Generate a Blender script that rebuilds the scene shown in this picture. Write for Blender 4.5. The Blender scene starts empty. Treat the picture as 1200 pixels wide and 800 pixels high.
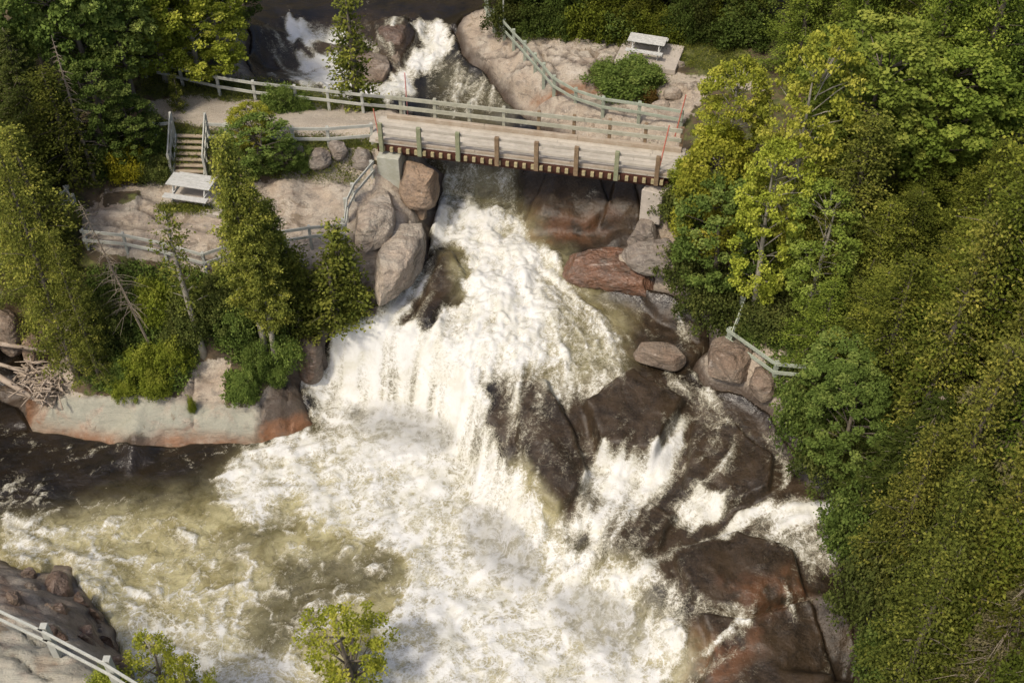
import bpy, math, random
import numpy as np
from mathutils import Vector, Matrix, noise as mn
from mathutils.geometry import delaunay_2d_cdt
random.seed(7); np.random.seed(7)
R = math.radians
SC = bpy.context.scene
COL = SC.collection

# ------------------------------------------------------------------ camera
CH = 28.5; PITCH = R(44); F = 1400.0
sP, cP = math.sin(PITCH), math.cos(PITCH)
cam = bpy.data.objects.new('camera', bpy.data.cameras.new('camera'))
COL.objects.link(cam); SC.camera = cam
cam.location = (0, 0, CH); cam.rotation_euler = (math.pi/2-PITCH, 0, 0)
cam.data.sensor_width = 36; cam.data.lens = 36*F/1200; cam.data.clip_end = 2000; cam.data.clip_start = 0.5

def P(px, py, z):
    """measured photo position + height -> point of the place"""
    yv = (400-py)/F
    D = (CH-z)/(sP-yv*cP)
    return (D*(px-600)/F, D*(cP+yv*sP), z)
def proj(x, y, z):
    d = y*cP-(z-CH)*sP
    u = y*sP+(z-CH)*cP
    return 600+F*x/d, 400-F*u/d

# ------------------------------------------------------------------ numpy noise
_perm = np.random.RandomState(3).permutation(256); _perm = np.concatenate([_perm]*3)
_ga = np.random.RandomState(4).rand(256)*2*np.pi
_gx, _gy = np.cos(_ga), np.sin(_ga)
def pn(x, y):
    xi = np.floor(x).astype(int); yi = np.floor(y).astype(int)
    xf = x-xi; yf = y-yi
    u = xf*xf*xf*(xf*(xf*6-15)+10); v = yf*yf*yf*(yf*(yf*6-15)+10)
    def g(a, b, fx, fy):
        h = _perm[_perm[a & 255]+(b & 255)]
        return _gx[h]*fx+_gy[h]*fy
    n00 = g(xi, yi, xf, yf); n10 = g(xi+1, yi, xf-1, yf)
    n01 = g(xi, yi+1, xf, yf-1); n11 = g(xi+1, yi+1, xf-1, yf-1)
    return ((n00*(1-u)+n10*u)*(1-v)+(n01*(1-u)+n11*u)*v)*1.5
def fbm(x, y, s, o=4, sd=0.0, g=.5):
    r = 0; a = 1; t = 0
    for k in range(o):
        r = r+a*pn(x/s+sd+k*17.3, y/s+sd*1.7+k*9.1); t += a; a *= g; s /= 2.03
    return r/t
def ridge(x, y, s, o=3, sd=0.0):
    r = 0; a = 1; t = 0
    for k in range(o):
        r = r+a*(1-np.abs(pn(x/s+sd+k*7.7, y/s+sd+k*3.3))*2); t += a; a *= .55; s /= 2.1
    return r/t
def sst(a, b, x):
    t = np.clip((x-a)/(b-a), 0, 1); return t*t*(3-2*t)

# ------------------------------------------------------------------ lie of the land: (px, py, z) survey points
L = []
def pts(z, *pp):
    for p in pp: L.append(P(p[0], p[1], p[2] if len(p) > 2 else z))
POOL = -6.0
# pool
pts(POOL, (-150, 540), (-60, 500), (0, 500), (0, 560), (-90, 640), (0, 640), (150, 560), (150, 640), (300, 580), (300, 700), (450, 560), (450, 700), (560, 700), (650, 760), (200, 780), (330, 830), (560, 860), (740, 860), (740, 800), (200, 860), (160, 700))
pts(POOL, (40, 499), (70, 505), (120, 511), (200, 516), (260, 517), (300, 514), (335, 507), (364, 493), (352, 462), (350, 440), (385, 452))
# foot of the falls
pts(POOL, (385, 456), (420, 470), (450, 482), (490, 492), (525, 510), (545, 555), (560, 610), (590, 655), (630, 665), (665, 705), (700, 735), (760, 770), (790, 800), (815, 840))
# lip of the falls
pts(0, (384, 386, -3.4), (410, 385, -3.35), (450, 389, -3.4), (485, 396, -3.45), (515, 408, -3.55), (540, 430, -3.7), (556, 455, -3.85), (570, 490, -4.05), (592, 520, -4.25), (615, 550, -4.45), (630, 585, -4.7), (665, 600, -4.9), (700, 612, -5.0), (715, 640, -5.1), (735, 655, -5.0), (770, 675, -4.9), (795, 690, -4.9), (805, 720, -4.95), (803, 755, -5.2), (780, 785, -5.9), (830, 790, -5.5), (850, 850, -5.5))
# rapids above the lip
pts(0, (515, 238, -2.4), (560, 245, -2.35), (610, 262, -2.45), (500, 290, -2.75), (560, 300, -2.6), (630, 300, -2.55), (470, 345, -3.1), (530, 345, -3.0), (590, 350, -2.8), (650, 345, -2.95), (700, 352, -3.15), (750, 365, -3.3), (800, 380, -3.4), (840, 400, -3.5), (540, 395, -3.35), (600, 410, -3.2), (660, 400, -3.2), (730, 400, -3.4), (600, 470, -3.8), (650, 440, -3.5), (700, 440, -3.5), (720, 430, -3.5), (820, 440, -3.6), (850, 460, -3.7), (430, 358, -3.25), (405, 372, -3.3))
# brown slabs
pts(0, (610, 480, -3.85), (640, 520, -4.15), (670, 560, -4.5), (685, 480, -3.9), (745, 440, -3.6), (792, 478, -3.85), (760, 537, -4.15), (708, 530, -4.1), (700, 548, -4.75), (760, 560, -4.85), (815, 500, -4.3), (800, 540, -4.55), (790, 590, -4.9), (740, 610, -5.0), (850, 560, -4.5), (900, 520, -4.2), (880, 480, -3.9), (930, 550, -4.2), (975, 590, -4.2), (920, 590, -4.35), (860, 600, -4.75), (840, 620, -4.95), (800, 640, -5.0), (760, 650, -5.0), (870, 640, -4.8), (830, 660, -4.8), (900, 670, -4.7), (950, 640, -4.6), (880, 720, -4.9), (930, 690, -4.8), (960, 750, -5.3), (900, 790, -5.2), (990, 800, -6), (1000, 700, -5.3))
# under the bridge
pts(0, (500, 186, -1.35), (520, 183, -1.3), (560, 186, -1.3), (600, 190, -1.2), (512, 226, -2.3), (600, 236, -2.3), (560, 228, -2.3), (620, 196, -1.1), (660, 200, -.9), (700, 205, -.8), (745, 205, -.7), (620, 278, -2.5), (615, 240, -2.0), (640, 245, -1.7), (700, 240, -1.5), (750, 245, -1.2), (650, 275, -2.35), (710, 276, -2.3), (680, 260, -2.0))
# upstream
pts(0, (300, -60, -.3), (420, -60, -.3), (560, -60, -.3), (300, 0, -.3), (400, 0, -.3), (500, 5, -.3), (560, 8, -.3), (330, 20, -.35), (480, 18, -.35), (340, 40, -.6), (400, 60, -.85), (460, 45, -.5), (500, 30, -.45), (520, 60, -.85), (310, 80, -.9), (380, 90, -1.0), (460, 80, -.95), (520, 100, -1.15), (560, 110, -1.2), (570, 140, -1.2), (500, 150, -1.2), (420, 108, -1.1), (600, 150, -1.15))
# right upper bank
pts(0, (537, 28, .0), (560, 20, .2), (590, 15, .4), (545, 50, -.2), (562, 70, -.3), (585, 95, -.4), (610, 118, -.5), (600, 60, .3), (620, 90, .35), (640, 110, .3), (600, 30, .5), (650, 60, .8), (680, 40, 1.0), (750, 60, .95), (820, 60, 1.0), (700, 100, .7), (750, 110, .7), (660, 130, .2), (720, 140, .3), (780, 150, .6), (800, 165, .9), (805, 205, .9), (840, 200, 1.0), (850, 120, 1.2), (900, 100, 1.2), (650, 10, 1.3), (750, 10, 1.3), (850, 10, 1.4), (1000, 60, 1.6), (1200, 50, 2.4), (775, 215, .6), (790, 235, .2), (770, 262, -1.2), (640, 150, -.7), (690, 165, -.4), (740, 180, -.3))
# right bank
pts(0, (790, 280, -1.5), (815, 300, -1.4), (830, 345, -2.2), (800, 345, -2.6), (870, 330, -1.2), (855, 385, -2.6), (845, 425, -3.0), (885, 460, -3.2), (905, 440, -2.7), (915, 400, -2.0), (940, 470, -2.8), (960, 520, -3.2), (1000, 560, -3.2), (1010, 620, -3.7), (1015, 700, -4.4), (1020, 800, -5.0), (1040, 880, -5.2), (1000, 400, -.8), (1000, 250, 1.0), (1100, 300, 1.2), (1060, 500, -1.2), (1100, 620, -1.8), (1100, 780, -3.0), (1200, 500, .8), (1250, 750, -.6), (1250, 300, 2.2), (1300, 900, -1.0), (900, 250, .6), (850, 270, .3))
# left: path, platform, island slope, ledge
pts(0, (200, 100, 1.0), (300, 95, .6), (350, 103, .3), (420, 118, .4), (465, 130, .7), (180, 128, 1.1), (240, 135, 1.1), (300, 140, 1.1), (380, 145, 1.1), (445, 150, 1.1), (450, 166, 1.0), (380, 166, 1.0), (300, 163, 1.0), (240, 160, 1.0), (205, 160, 1.05), (160, 160, 1.1), (285, 60, .2), (290, 20, .0), (270, 20, 1.0), (240, 60, 1.2), (150, 60, 1.6), (60, 60, 2.0), (0, 0, 3), (-200, 60, 3.5), (-200, 250, 2), (0, 150, 1.3), (80, 180, .9), (150, 180, .7))
pts(0, (190, 205, .05), (240, 205, .05), (265, 200, .1), (320, 195, .5), (380, 190, .4), (430, 185, .3), (300, 215, .0), (360, 212, -.05), (420, 205, -.1), (130, 215, .1), (100, 250, -.1), (160, 250, 0), (230, 245, 0), (300, 260, -.3), (350, 260, -.4), (400, 250, -.4), (100, 290, -.5), (180, 300, -.5), (250, 305, -.6), (330, 310, -.9), (380, 300, -.9), (440, 215, -.4), (465, 215, -.6), (490, 235, -1.3), (500, 240, -1.9), (420, 290, -1.0), (450, 290, -1.2), (480, 265, -1.2), (498, 290, -2.4), (440, 330, -1.9), (470, 328, -2.7), (400, 345, -2.3), (395, 365, -2.9), (60, 290, -.9), (0, 250, .2))
pts(0, (100, 340, -1.9), (180, 340, -1.7), (250, 345, -1.7), (320, 350, -2.0), (370, 360, -2.5), (120, 400, -3.4), (200, 400, -3.2), (260, 400, -3.3), (320, 400, -3.5), (355, 385, -3.4), (372, 388, -3.4), (370, 420, -5.3), (350, 400, -3.6), (100, 440, -4.5), (160, 440, -4.4), (240, 430, -4.2), (300, 435, -4.3), (338, 425, -4.3), (345, 452, -5.2))
pts(0, (42, 487, -5.75), (75, 467, -5.1), (110, 464, -4.85), (160, 472, -4.8), (220, 472, -4.75), (270, 473, -4.75), (302, 473, -4.7), (325, 468, -4.8), (350, 470, -5.3), (60, 452, -5.2), (40, 440, -5.7), (0, 430, -5.95), (-80, 430, -5.9), (40, 400, -5.8), (0, 380, -5.6), (50, 360, -3.9), (0, 340, -3.2), (-80, 320, -1.5))
# near bank
pts(0, (-20, 655, -5.6), (20, 668, -5.5), (40, 675, -5.4), (80, 690, -5.3), (110, 705, -5.5), (125, 735, -5.6), (150, 770, -5.7), (185, 810, -5.8), (0, 676, -4.4), (30, 705, -3.6), (60, 722, -3.5), (80, 740, -3.5), (110, 765, -3.5), (150, 795, -3.6), (0, 705, -2.7), (50, 742, -2.5), (100, 780, -2.4), (160, 830, -2.8), (0, 760, -2.1), (50, 800, -2.1), (-150, 700, -2), (-200, 850, -1.8), (60, 900, -2), (240, 900, -3.5), (330, 812, -5.9), (400, 812, -5.4), (460, 812, -5.9), (300, 960, -2.5), (500, 960, -5.6), (800, 960, -5.8))
for p in ((-90, -20, 1), (90, -20, 1), (-90, 30, 3), (-90, 100, 17), (90, 100, 18), (90, 40, 5), (0, 100, 3), (-35, 10, .5), (30, 6, -1), (-60, 50, 4), (60, 50, 4), (0, 5, -4), (-40, 66, 3), (-20, 62, 1.5), (0, 61, -.2), (20, 62, 2.5), (-20, 68, 10), (0, 68, 10), (20, 68, 10), (-30, 85, 14), (0, 85, 14), (30, 85, 15), (0, 97, 17)): L.append(p)  # includes an added out-of-view hill that blocks sky reflected in the upstream water
_r = delaunay_2d_cdt([Vector((p[0], p[1])) for p in L], [], [], 0, 1e-4)
TV = np.array([(v.x, v.y) for v in _r[0]]); TZ = np.array([L[o[0]][2] for o in _r[3]]); TF = [tuple(f) for f in _r[2]]

def tin(xs, ys):
    Z = np.zeros((len(ys), len(xs)))
    for a, b, c in TF:
        A, B, C = TV[a], TV[b], TV[c]
        x0, x1 = min(A[0], B[0], C[0]), max(A[0], B[0], C[0]); y0, y1 = min(A[1], B[1], C[1]), max(A[1], B[1], C[1])
        i0, i1 = np.searchsorted(xs, x0-1e-6), np.searchsorted(xs, x1+1e-6)
        j0, j1 = np.searchsorted(ys, y0-1e-6), np.searchsorted(ys, y1+1e-6)
        if i0 >= i1 or j0 >= j1: continue
        X, Y = np.meshgrid(xs[i0:i1], ys[j0:j1])
        d = (B[1]-C[1])*(A[0]-C[0])+(C[0]-B[0])*(A[1]-C[1])
        if abs(d) < 1e-9: continue
        l1 = ((B[1]-C[1])*(X-C[0])+(C[0]-B[0])*(Y-C[1]))/d
        l2 = ((C[1]-A[1])*(X-C[0])+(A[0]-C[0])*(Y-C[1]))/d
        l3 = 1-l1-l2
        m = (l1 >= -1e-6) & (l2 >= -1e-6) & (l3 >= -1e-6)
        z = l1*TZ[a]+l2*TZ[b]+l3*TZ[c]
        Z[j0:j1, i0:i1][m] = z[m]
    return Z
def blur(Z, n):
    for _ in range(n):
        Z = np.pad(Z, 1, mode='edge')
        Z = (Z[:-2, 1:-1]+Z[2:, 1:-1]+2*Z[1:-1, 1:-1])/4
        Z = np.pad(Z, ((0, 0), (1, 1)), mode='edge')
        Z = (Z[:, :-2]+Z[:, 2:]+2*Z[:, 1:-1])/4
    return Z

G = 0.07
WX = np.arange(-27, 27.01, G); WY = np.arange(14.5, 60, G)
S0 = blur(tin(WX, WY), 4)
XX, YY = np.meshgrid(WX, WY)
def sample(A, x, y):
    fx = np.clip((x-WX[0])/G, 0, len(WX)-1.001); fy = np.clip((y-WY[0])/G, 0, len(WY)-1.001)
    i = fx.astype(int); j = fy.astype(int); u = fx-i; v = fy-j
    return (A[j, i]*(1-u)+A[j, i+1]*u)*(1-v)+(A[j+1, i]*(1-u)+A[j+1, i+1]*u)*v
def gz(x, y):
    if WX[0] < x < WX[-1] and WY[0] < y < WY[-1]:
        return float(sample(S0, np.array([x]), np.array([y]))[0])
    for a, b, c in TF:
        A, B, C = TV[a], TV[b], TV[c]
        d = (B[1]-C[1])*(A[0]-C[0])+(C[0]-B[0])*(A[1]-C[1])
        if abs(d) < 1e-9: continue
        l1 = ((B[1]-C[1])*(x-C[0])+(C[0]-B[0])*(y-C[1]))/d; l2 = ((C[1]-A[1])*(x-C[0])+(A[0]-C[0])*(y-C[1]))/d
        if l1 >= 0 and l2 >= 0 and l1+l2 <= 1: return l1*TZ[a]+l2*TZ[b]+(1-l1-l2)*TZ[c]
    return 0.0
def hit(px, py):
    """where the sight line of a photo position meets the ground"""
    yv = (400-py)/F
    zs = np.linspace(4, -7, 440)
    D = (CH-zs)/(sP-yv*cP); x = D*(px-600)/F; y = D*(cP+yv*sP)
    if x.min() > WX[0] and x.max() < WX[-1] and y.min() > WY[0] and y.max() < WY[-1]:
        g = sample(S0, x, y)
    else:
        g = np.array([gz(a, b) for a, b in zip(x, y)])
    k = np.argmax(zs <= g)
    return float(x[k]), float(y[k]), float(g[k])

def polysd(U, V, poly):
    """signed distance (photo px, + inside) of every survey cell to a traced outline"""
    poly = np.array(poly, float); n = len(poly)
    d2 = np.full(U.shape, 1e12); ins = np.zeros(U.shape, bool)
    for k in range(n):
        a = poly[k]; b = poly[(k+1) % n]; e = b-a
        wx = U-a[0]; wy = V-a[1]
        t = np.clip((wx*e[0]+wy*e[1])/(e@e+1e-9), 0, 1)
        d2 = np.minimum(d2, (wx-e[0]*t)**2+(wy-e[1]*t)**2)
        c = (a[1] > V) != (b[1] > V)
        with np.errstate(divide='ignore', invalid='ignore'):
            xi = (b[0]-a[0])*(V-a[1])/(b[1]-a[1]+1e-12)+a[0]
        ins ^= c & (U < xi)
    return np.where(ins, 1, -1)*np.sqrt(d2)
def paint(A, U, V, poly, val, feather=8, mode='set', grow=0):
    p = np.array(poly); m = feather*1.5+abs(grow)+5
    sel = (U > p[:, 0].min()-m) & (U < p[:, 0].max()+m) & (V > p[:, 1].min()-m) & (V < p[:, 1].max()+m)
    if not sel.any(): return
    w = sst(-feather, feather, polysd(U[sel], V[sel], poly)+grow)
    a = A[sel]
    A[sel] = a*(1-w)+val*w if mode == 'set' else (np.maximum(a, val*w) if mode == 'max' else a+val*w)

# ------------------------------------------------------------------ mesh helpers
def grid_mesh(name, xs, ys, Z, attrs, mat, keep=None, parent=None):
    ny, nx = Z.shape; X, Y = np.meshgrid(xs, ys)
    co = np.stack([X, Y, Z], -1).reshape(-1, 3)
    idx = np.arange(ny*nx).reshape(ny, nx)
    q = np.stack([idx[:-1, :-1], idx[:-1, 1:], idx[1:, 1:], idx[1:, :-1]], -1).reshape(-1, 4)
    if keep is not None:
        kf = (keep[:-1, :-1] | keep[:-1, 1:] | keep[1:, 1:] | keep[1:, :-1]).reshape(-1)
        q = q[kf]
        used = np.zeros(ny*nx, bool); used[q.ravel()] = True
        rm = np.cumsum(used)-1; q = rm[q]; co = co[used]
        attrs = {k: v.reshape(-1)[used] for k, v in attrs.items()}
    return raw_mesh(name, co, q, attrs, mat, smooth=True)
def raw_mesh(name, co, q, attrs, mat, smooth=False, parent=None):
    me = bpy.data.meshes.new(name)
    n = q.shape[1]
    me.vertices.add(len(co)); me.vertices.foreach_set('co', np.asarray(co, np.float32).ravel())
    me.loops.add(q.size); me.loops.foreach_set('vertex_index', q.astype(np.int32).ravel())
    me.polygons.add(len(q)); me.polygons.foreach_set('loop_start', np.arange(0, q.size, n, dtype=np.int32))
    try: me.polygons.foreach_set('loop_total', np.full(len(q), n, np.int32))
    except Exception: pass
    if smooth: me.polygons.foreach_set('use_smooth', np.ones(len(q), bool))
    for k, v in attrs.items():
        at = me.attributes.new(k, 'FLOAT', 'POINT'); at.data.foreach_set('value', np.asarray(v, np.float32).ravel())
    me.update(calc_edges=True); me.validate()
    if mat: me.materials.append(mat)
    o = bpy.data.objects.new(name, me); COL.objects.link(o)
    if parent: o.parent = parent
    return o
class MB:
    def __init__(s): s.v = []; s.f = []
    def add(s, vs, fs):
        n = len(s.v); s.v += [tuple(v) for v in vs]; s.f += [tuple(i+n for i in f) for f in fs]
    def box(s, c, d, rot=None, taper=0):
        vs = []
        for z in (-1, 1):
            k = 1-taper*(z > 0)
            for x, y in ((-1, -1), (1, -1), (1, 1), (-1, 1)): vs.append(Vector((x*d[0]/2*k, y*d[1]/2*k, z*d[2]/2)))
        if rot is not None: vs = [rot @ v for v in vs]
        vs = [v+Vector(c) for v in vs]
        s.add(vs, [(3, 2, 1, 0), (4, 5, 6, 7), (0, 1, 5, 4), (1, 2, 6, 5), (2, 3, 7, 6), (3, 0, 4, 7)])
    def beam(s, a, b, w, h, up=(0, 0, 1)):
        a = Vector(a); b = Vector(b); d = b-a; l = d.length; x = d/l
        z = Vector(up); z = (z-x*z.dot(x))
        if z.length < 1e-4: z = Vector((0, 1, 0))-x*x.y
        z.normalize(); y = z.cross(x)
        s.box((a+b)/2, (l, w, h), Matrix((x, y, z)).transposed())
    def tube(s, ps, rs, n=7):
        ps = [Vector(p) for p in ps]; rings = []
        for i, p in enumerate(ps):
            t = (ps[min(i+1, len(ps)-1)]-ps[max(i-1, 0)]).normalized()
            a = t.cross(Vector((.3, 1, .2))); a.normalize(); b = t.cross(a)
            rings.append([p+(a*math.cos(k*2*math.pi/n)+b*math.sin(k*2*math.pi/n))*rs[i] for k in range(n)])
        vs = [v for r in rings for v in r]; fs = []
        for i in range(len(ps)-1):
            for k in range(n): fs.append((i*n+k, i*n+(k+1) % n, (i+1)*n+(k+1) % n, (i+1)*n+k))
        fs.append(tuple(range(n-1, -1, -1))); fs.append(tuple((len(ps)-1)*n+k for k in range(n)))
        s.add(vs, fs)
    def build(s, name, mat, parent=None, bevel=0, smooth=False):
        me = bpy.data.meshes.new(name); me.from_pydata(s.v, [], s.f); me.materials.append(mat)
        if smooth: me.polygons.foreach_set('use_smooth', [True]*len(me.polygons))
        o = bpy.data.objects.new(name, me); COL.objects.link(o)
        if parent: o.parent = parent
        if bevel:
            m = o.modifiers.new('b', 'BEVEL'); m.width = bevel; m.segments = 1; m.limit_method = 'ANGLE'
        return o
def tag(o, label=None, cat=None, group=None, kind=None):
    if label: o['label'] = label
    if cat: o['category'] = cat
    if group: o['group'] = group
    if kind: o['kind'] = kind
    return o
def empty(name, loc, rz, label, cat, group=None):
    o = bpy.data.objects.new(name, None); COL.objects.link(o); o.location = loc; o.rotation_euler = (0, 0, rz)
    o.empty_display_size = .1
    return tag(o, label, cat, group)
def copy_tree(o):
    c = o.copy(); COL.objects.link(c)
    for ch in o.children:
        d = ch.copy(); COL.objects.link(d); d.parent = c
        for g in ch.children:
            e = g.copy(); COL.objects.link(e); e.parent = d
    return c

# ------------------------------------------------------------------ materials
class N:
    def __init__(s, name):
        s.m = bpy.data.materials.new(name); s.m.use_nodes = True
        s.t = s.m.node_tree; s.t.nodes.clear(); s.out = s.n('ShaderNodeOutputMaterial')
    def n(s, ty, **k):
        o = s.t.nodes.new(ty)
        for a, b in k.items():
            if a in o.inputs and not hasattr(o, a): o.inputs[a].default_value = b
            else: setattr(o, a, b)
        return o
    def l(s, a, b): s.t.links.new(a, b)
    def setv(s, sock, v):
        if hasattr(v, 'is_linked') or hasattr(v, 'links'): s.l(v, sock)
        else:
            if isinstance(v, (tuple, list)) and len(v) == 3 and sock.type == 'RGBA': v = (*v, 1)
            if sock.type == 'RGBA' and isinstance(v, (int, float)): v = (v, v, v, 1)
            sock.default_value = v
    def co(s): return s.n('ShaderNodeTexCoord').outputs['Object']
    def pos(s): return s.n('ShaderNodeNewGeometry').outputs['Position']
    def noise(s, vec, sc, det=4, rough=.55, dist=0, out='Fac'):
        o = s.n('ShaderNodeTexNoise'); s.l(vec, o.inputs['Vector']); o.inputs['Scale'].default_value = sc
        o.inputs['Detail'].default_value = det; o.inputs['Roughness'].default_value = rough; o.inputs['Distortion'].default_value = dist
        return o.outputs[out]
    def vor(s, vec, sc, feat='F1', out='Distance'):
        o = s.n('ShaderNodeTexVoronoi'); o.feature = feat; s.l(vec, o.inputs['Vector']); o.inputs['Scale'].default_value = sc
        return o.outputs[out]
    def mapr(s, v, a, b, c=0, d=1, smooth=True):
        o = s.n('ShaderNodeMapRange'); o.interpolation_type = 'SMOOTHSTEP' if smooth else 'LINEAR'
        s.setv(o.inputs[0], v); s.setv(o.inputs[1], a); s.setv(o.inputs[2], b); s.setv(o.inputs[3], c); s.setv(o.inputs[4], d)
        return o.outputs[0]
    def math(s, op, a, b=0, c=0):
        o = s.n('ShaderNodeMath'); o.operation = op; s.setv(o.inputs[0], a); s.setv(o.inputs[1], b); s.setv(o.inputs[2], c)
        return o.outputs[0]
    def mix(s, f, a, b, bt='MIX'):
        o = s.n('ShaderNodeMix'); o.data_type = 'RGBA'; o.blend_type = bt
        s.setv(o.inputs[0], f); s.setv(o.inputs[6], a); s.setv(o.inputs[7], b)
        return o.outputs[2]
    def attr(s, name):
        o = s.n('ShaderNodeAttribute'); o.attribute_name = name
        return o.outputs['Fac']
    def bump(s, h, st=.5, d=.05, nrm=None):
        o = s.n('ShaderNodeBump'); o.inputs['Strength'].default_value = st; o.inputs['Distance'].default_value = d
        s.l(h, o.inputs['Height'])
        if nrm: s.l(nrm, o.inputs['Normal'])
        return o.outputs[0]
    def bsdf(s, col, rough=.7, nrm=None, spec=.5):
        o = s.n('ShaderNodeBsdfPrincipled'); s.setv(o.inputs['Base Color'], col); s.setv(o.inputs['Roughness'], rough)
        s.setv(o.inputs['Specular IOR Level'], spec)
        if nrm: s.l(nrm, o.inputs['Normal'])
        s.l(o.outputs[0], s.out.inputs['Surface']); return o
    def scale(s, vec, v):
        o = s.n('ShaderNodeMapping'); s.l(vec, o.inputs[0]); o.inputs['Scale'].default_value = v; return o.outputs[0]

def granite_col(k, p, light=(.43, .38, .305), dark=(.24, .205, .165), pink=(.4, .33, .25)):
    n1 = k.noise(p, .55, 5, .6, .6); n2 = k.noise(p, 2.3, 5, .65); n3 = k.noise(p, 18, 3, .7)
    c = k.mix(k.mapr(n1, .38, .62), light, pink)
    c = k.mix(k.mapr(n2, .48, .7), c, dark)
    c = k.mix(k.mapr(n3, .3, .75, 0, .45), c, (.12, .1, .085))
    st = k.noise(k.scale(p, (1.2, .5, 3.5)), 1.3, 6, .7, 1.2)
    c = k.mix(k.mapr(st, .55, .64, 0, .7), c, (.11, .09, .07))
    s2_ = k.noise(k.scale(p, (.35, 2.0, 2.2)), 1.1, 6, .7, .5)
    c = k.mix(k.mapr(s2_, .5, .66, 0, .55), c, (.2, .15, .11))
    c = k.mix(k.mapr(s2_, .3, .42, .4, 0), c, (.52, .47, .41))
    sp = k.noise(p, 7, 4, .7)
    c = k.mix(k.mapr(sp, .6, .72, 0, .5), c, (.55, .5, .44))
    return c
def rock_bump(k, p):
    h = k.math('ADD', k.math('MULTIPLY', k.noise(p, 1.6, 6, .62, .4), 1.0), k.math('MULTIPLY', k.noise(p, 9, 5, .65), .3))
    cr = k.math('MULTIPLY', k.noise(k.scale(p, (.35, 2.2, 2.5)), .9, 5, .7, .4), 1.1)
    return k.math('ADD', h, cr)
M = {}
# terrain
k = N('ground_mix'); p = k.pos()
rockc = granite_col(k, p)
rockc = k.mix(k.attr('wetstain_shade'), rockc, k.mix(k.noise(p, 2, 4), (.022, .015, .011), (.07, .046, .031)))  # dark tone serves wet rock and the shade painted on the banks
rockc = k.mix(k.math('MULTIPLY', k.attr('orange'), k.mapr(k.noise(p, 1.5, 4), .25, .6)), rockc, (.22, .105, .05))
rockc = k.mix(k.math('MULTIPLY', k.attr('lichen'), k.mapr(k.noise(p, 1.1, 5, .6, .5), .3, .5, 0, .85)), rockc, (.3, .31, .25))
soil = k.mix(k.mapr(k.noise(p, 1.2, 6), .35, .65), (.05, .038, .022), (.12, .085, .05))
grass = k.mix(k.mapr(k.noise(p, 3, 5, .7), .3, .7), (.05, .062, .018), (.15, .15, .045))
grav = k.mix(k.mapr(k.noise(p, 25, 4, .7), .3, .7), (.26, .22, .165), (.48, .42, .34))
grav = k.mix(k.mapr(k.noise(k.scale(p, (.4, 1.6, 1)), .9, 4), .45, .65, 0, .6), grav, (.42, .37, .3))
grn = k.mapr(k.math('ADD', k.attr('grass'), k.mapr(k.noise(p, 1.7, 6, .7), .3, .7, -.35, .35)), .35, .6)
base = k.mix(grn, soil, grass)
rk = k.mapr(k.math('ADD', k.attr('rock'), k.mapr(k.noise(p, 1.3, 6, .7), .3, .7, -.3, .3)), .42, .55)
lit = k.noise(p, .8, 7, .72, .6)
rockc = k.mix(k.mapr(lit, .56, .64, 0, .75), rockc, k.mix(k.noise(p, 9, 4), (.1, .07, .045), (.22, .17, .11)))
rockc = k.mix(k.mapr(k.noise(p, 13, 5, .8), .64, .72, 0, .6), rockc, (.1, .07, .05))
c = k.mix(rk, base, rockc)
gv = k.mapr(k.math('ADD', k.attr('gravel'), k.mapr(k.noise(p, 1.5, 6, .7), .3, .7, -.3, .3)), .4, .65)
c = k.mix(gv, c, grav)
k.bsdf(c, k.mapr(k.attr('wetstain_shade'), 0, 1, .85, .35), k.bump(rock_bump(k, p), .7, .12), .35)
M['ground'] = k.m
# rocks
def rockmat(name, light, dark, pink, rough=.8, wet=0, orange=0):
    k = N(name); p = k.pos()
    c = granite_col(k, p, light, dark, pink)
    if orange:
        c = k.mix(k.math('MULTIPLY', k.mapr(k.noise(p, .8, 4, .6, .5), .4, .6), orange), c, (.25, .1, .04))
    c = k.mix(k.mapr(k.noise(k.scale(p, (1, 1, 2.2)), 1.7, 7, .75, .3), .52, .72, 0, .4 if light[0] > .4 else .6), c, tuple(v*.5 for v in dark))
    k.bsdf(c, rough, k.bump(rock_bump(k, p), .9, .2), .4+wet*.3)
    return k.m
M['granite'] = rockmat('pale_granite', (.45, .4, .32), (.28, .24, .19), (.42, .34, .26))
M['tan_rock'] = rockmat('tan_rock', (.36, .27, .19), (.2, .15, .11), (.33, .23, .15))
M['brown_rock'] = rockmat('wet_brown_rock', (.1, .07, .048), (.045, .031, .022), (.11, .066, .042), .42, 1, .12)
M['rust_rock'] = rockmat('rust_brown_rock', (.12, .066, .04), (.055, .034, .023), (.15, .07, .035), .4, 1, .35)
M['grey_rock'] = rockmat('grey_rock', (.29, .26, .22), (.13, .11, .095), (.24, .2, .16))
M['russet_rock'] = rockmat('russet_rock', (.25, .205, .155), (.1, .078, .056), (.2, .15, .105), .7, 0, .12)
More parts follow.
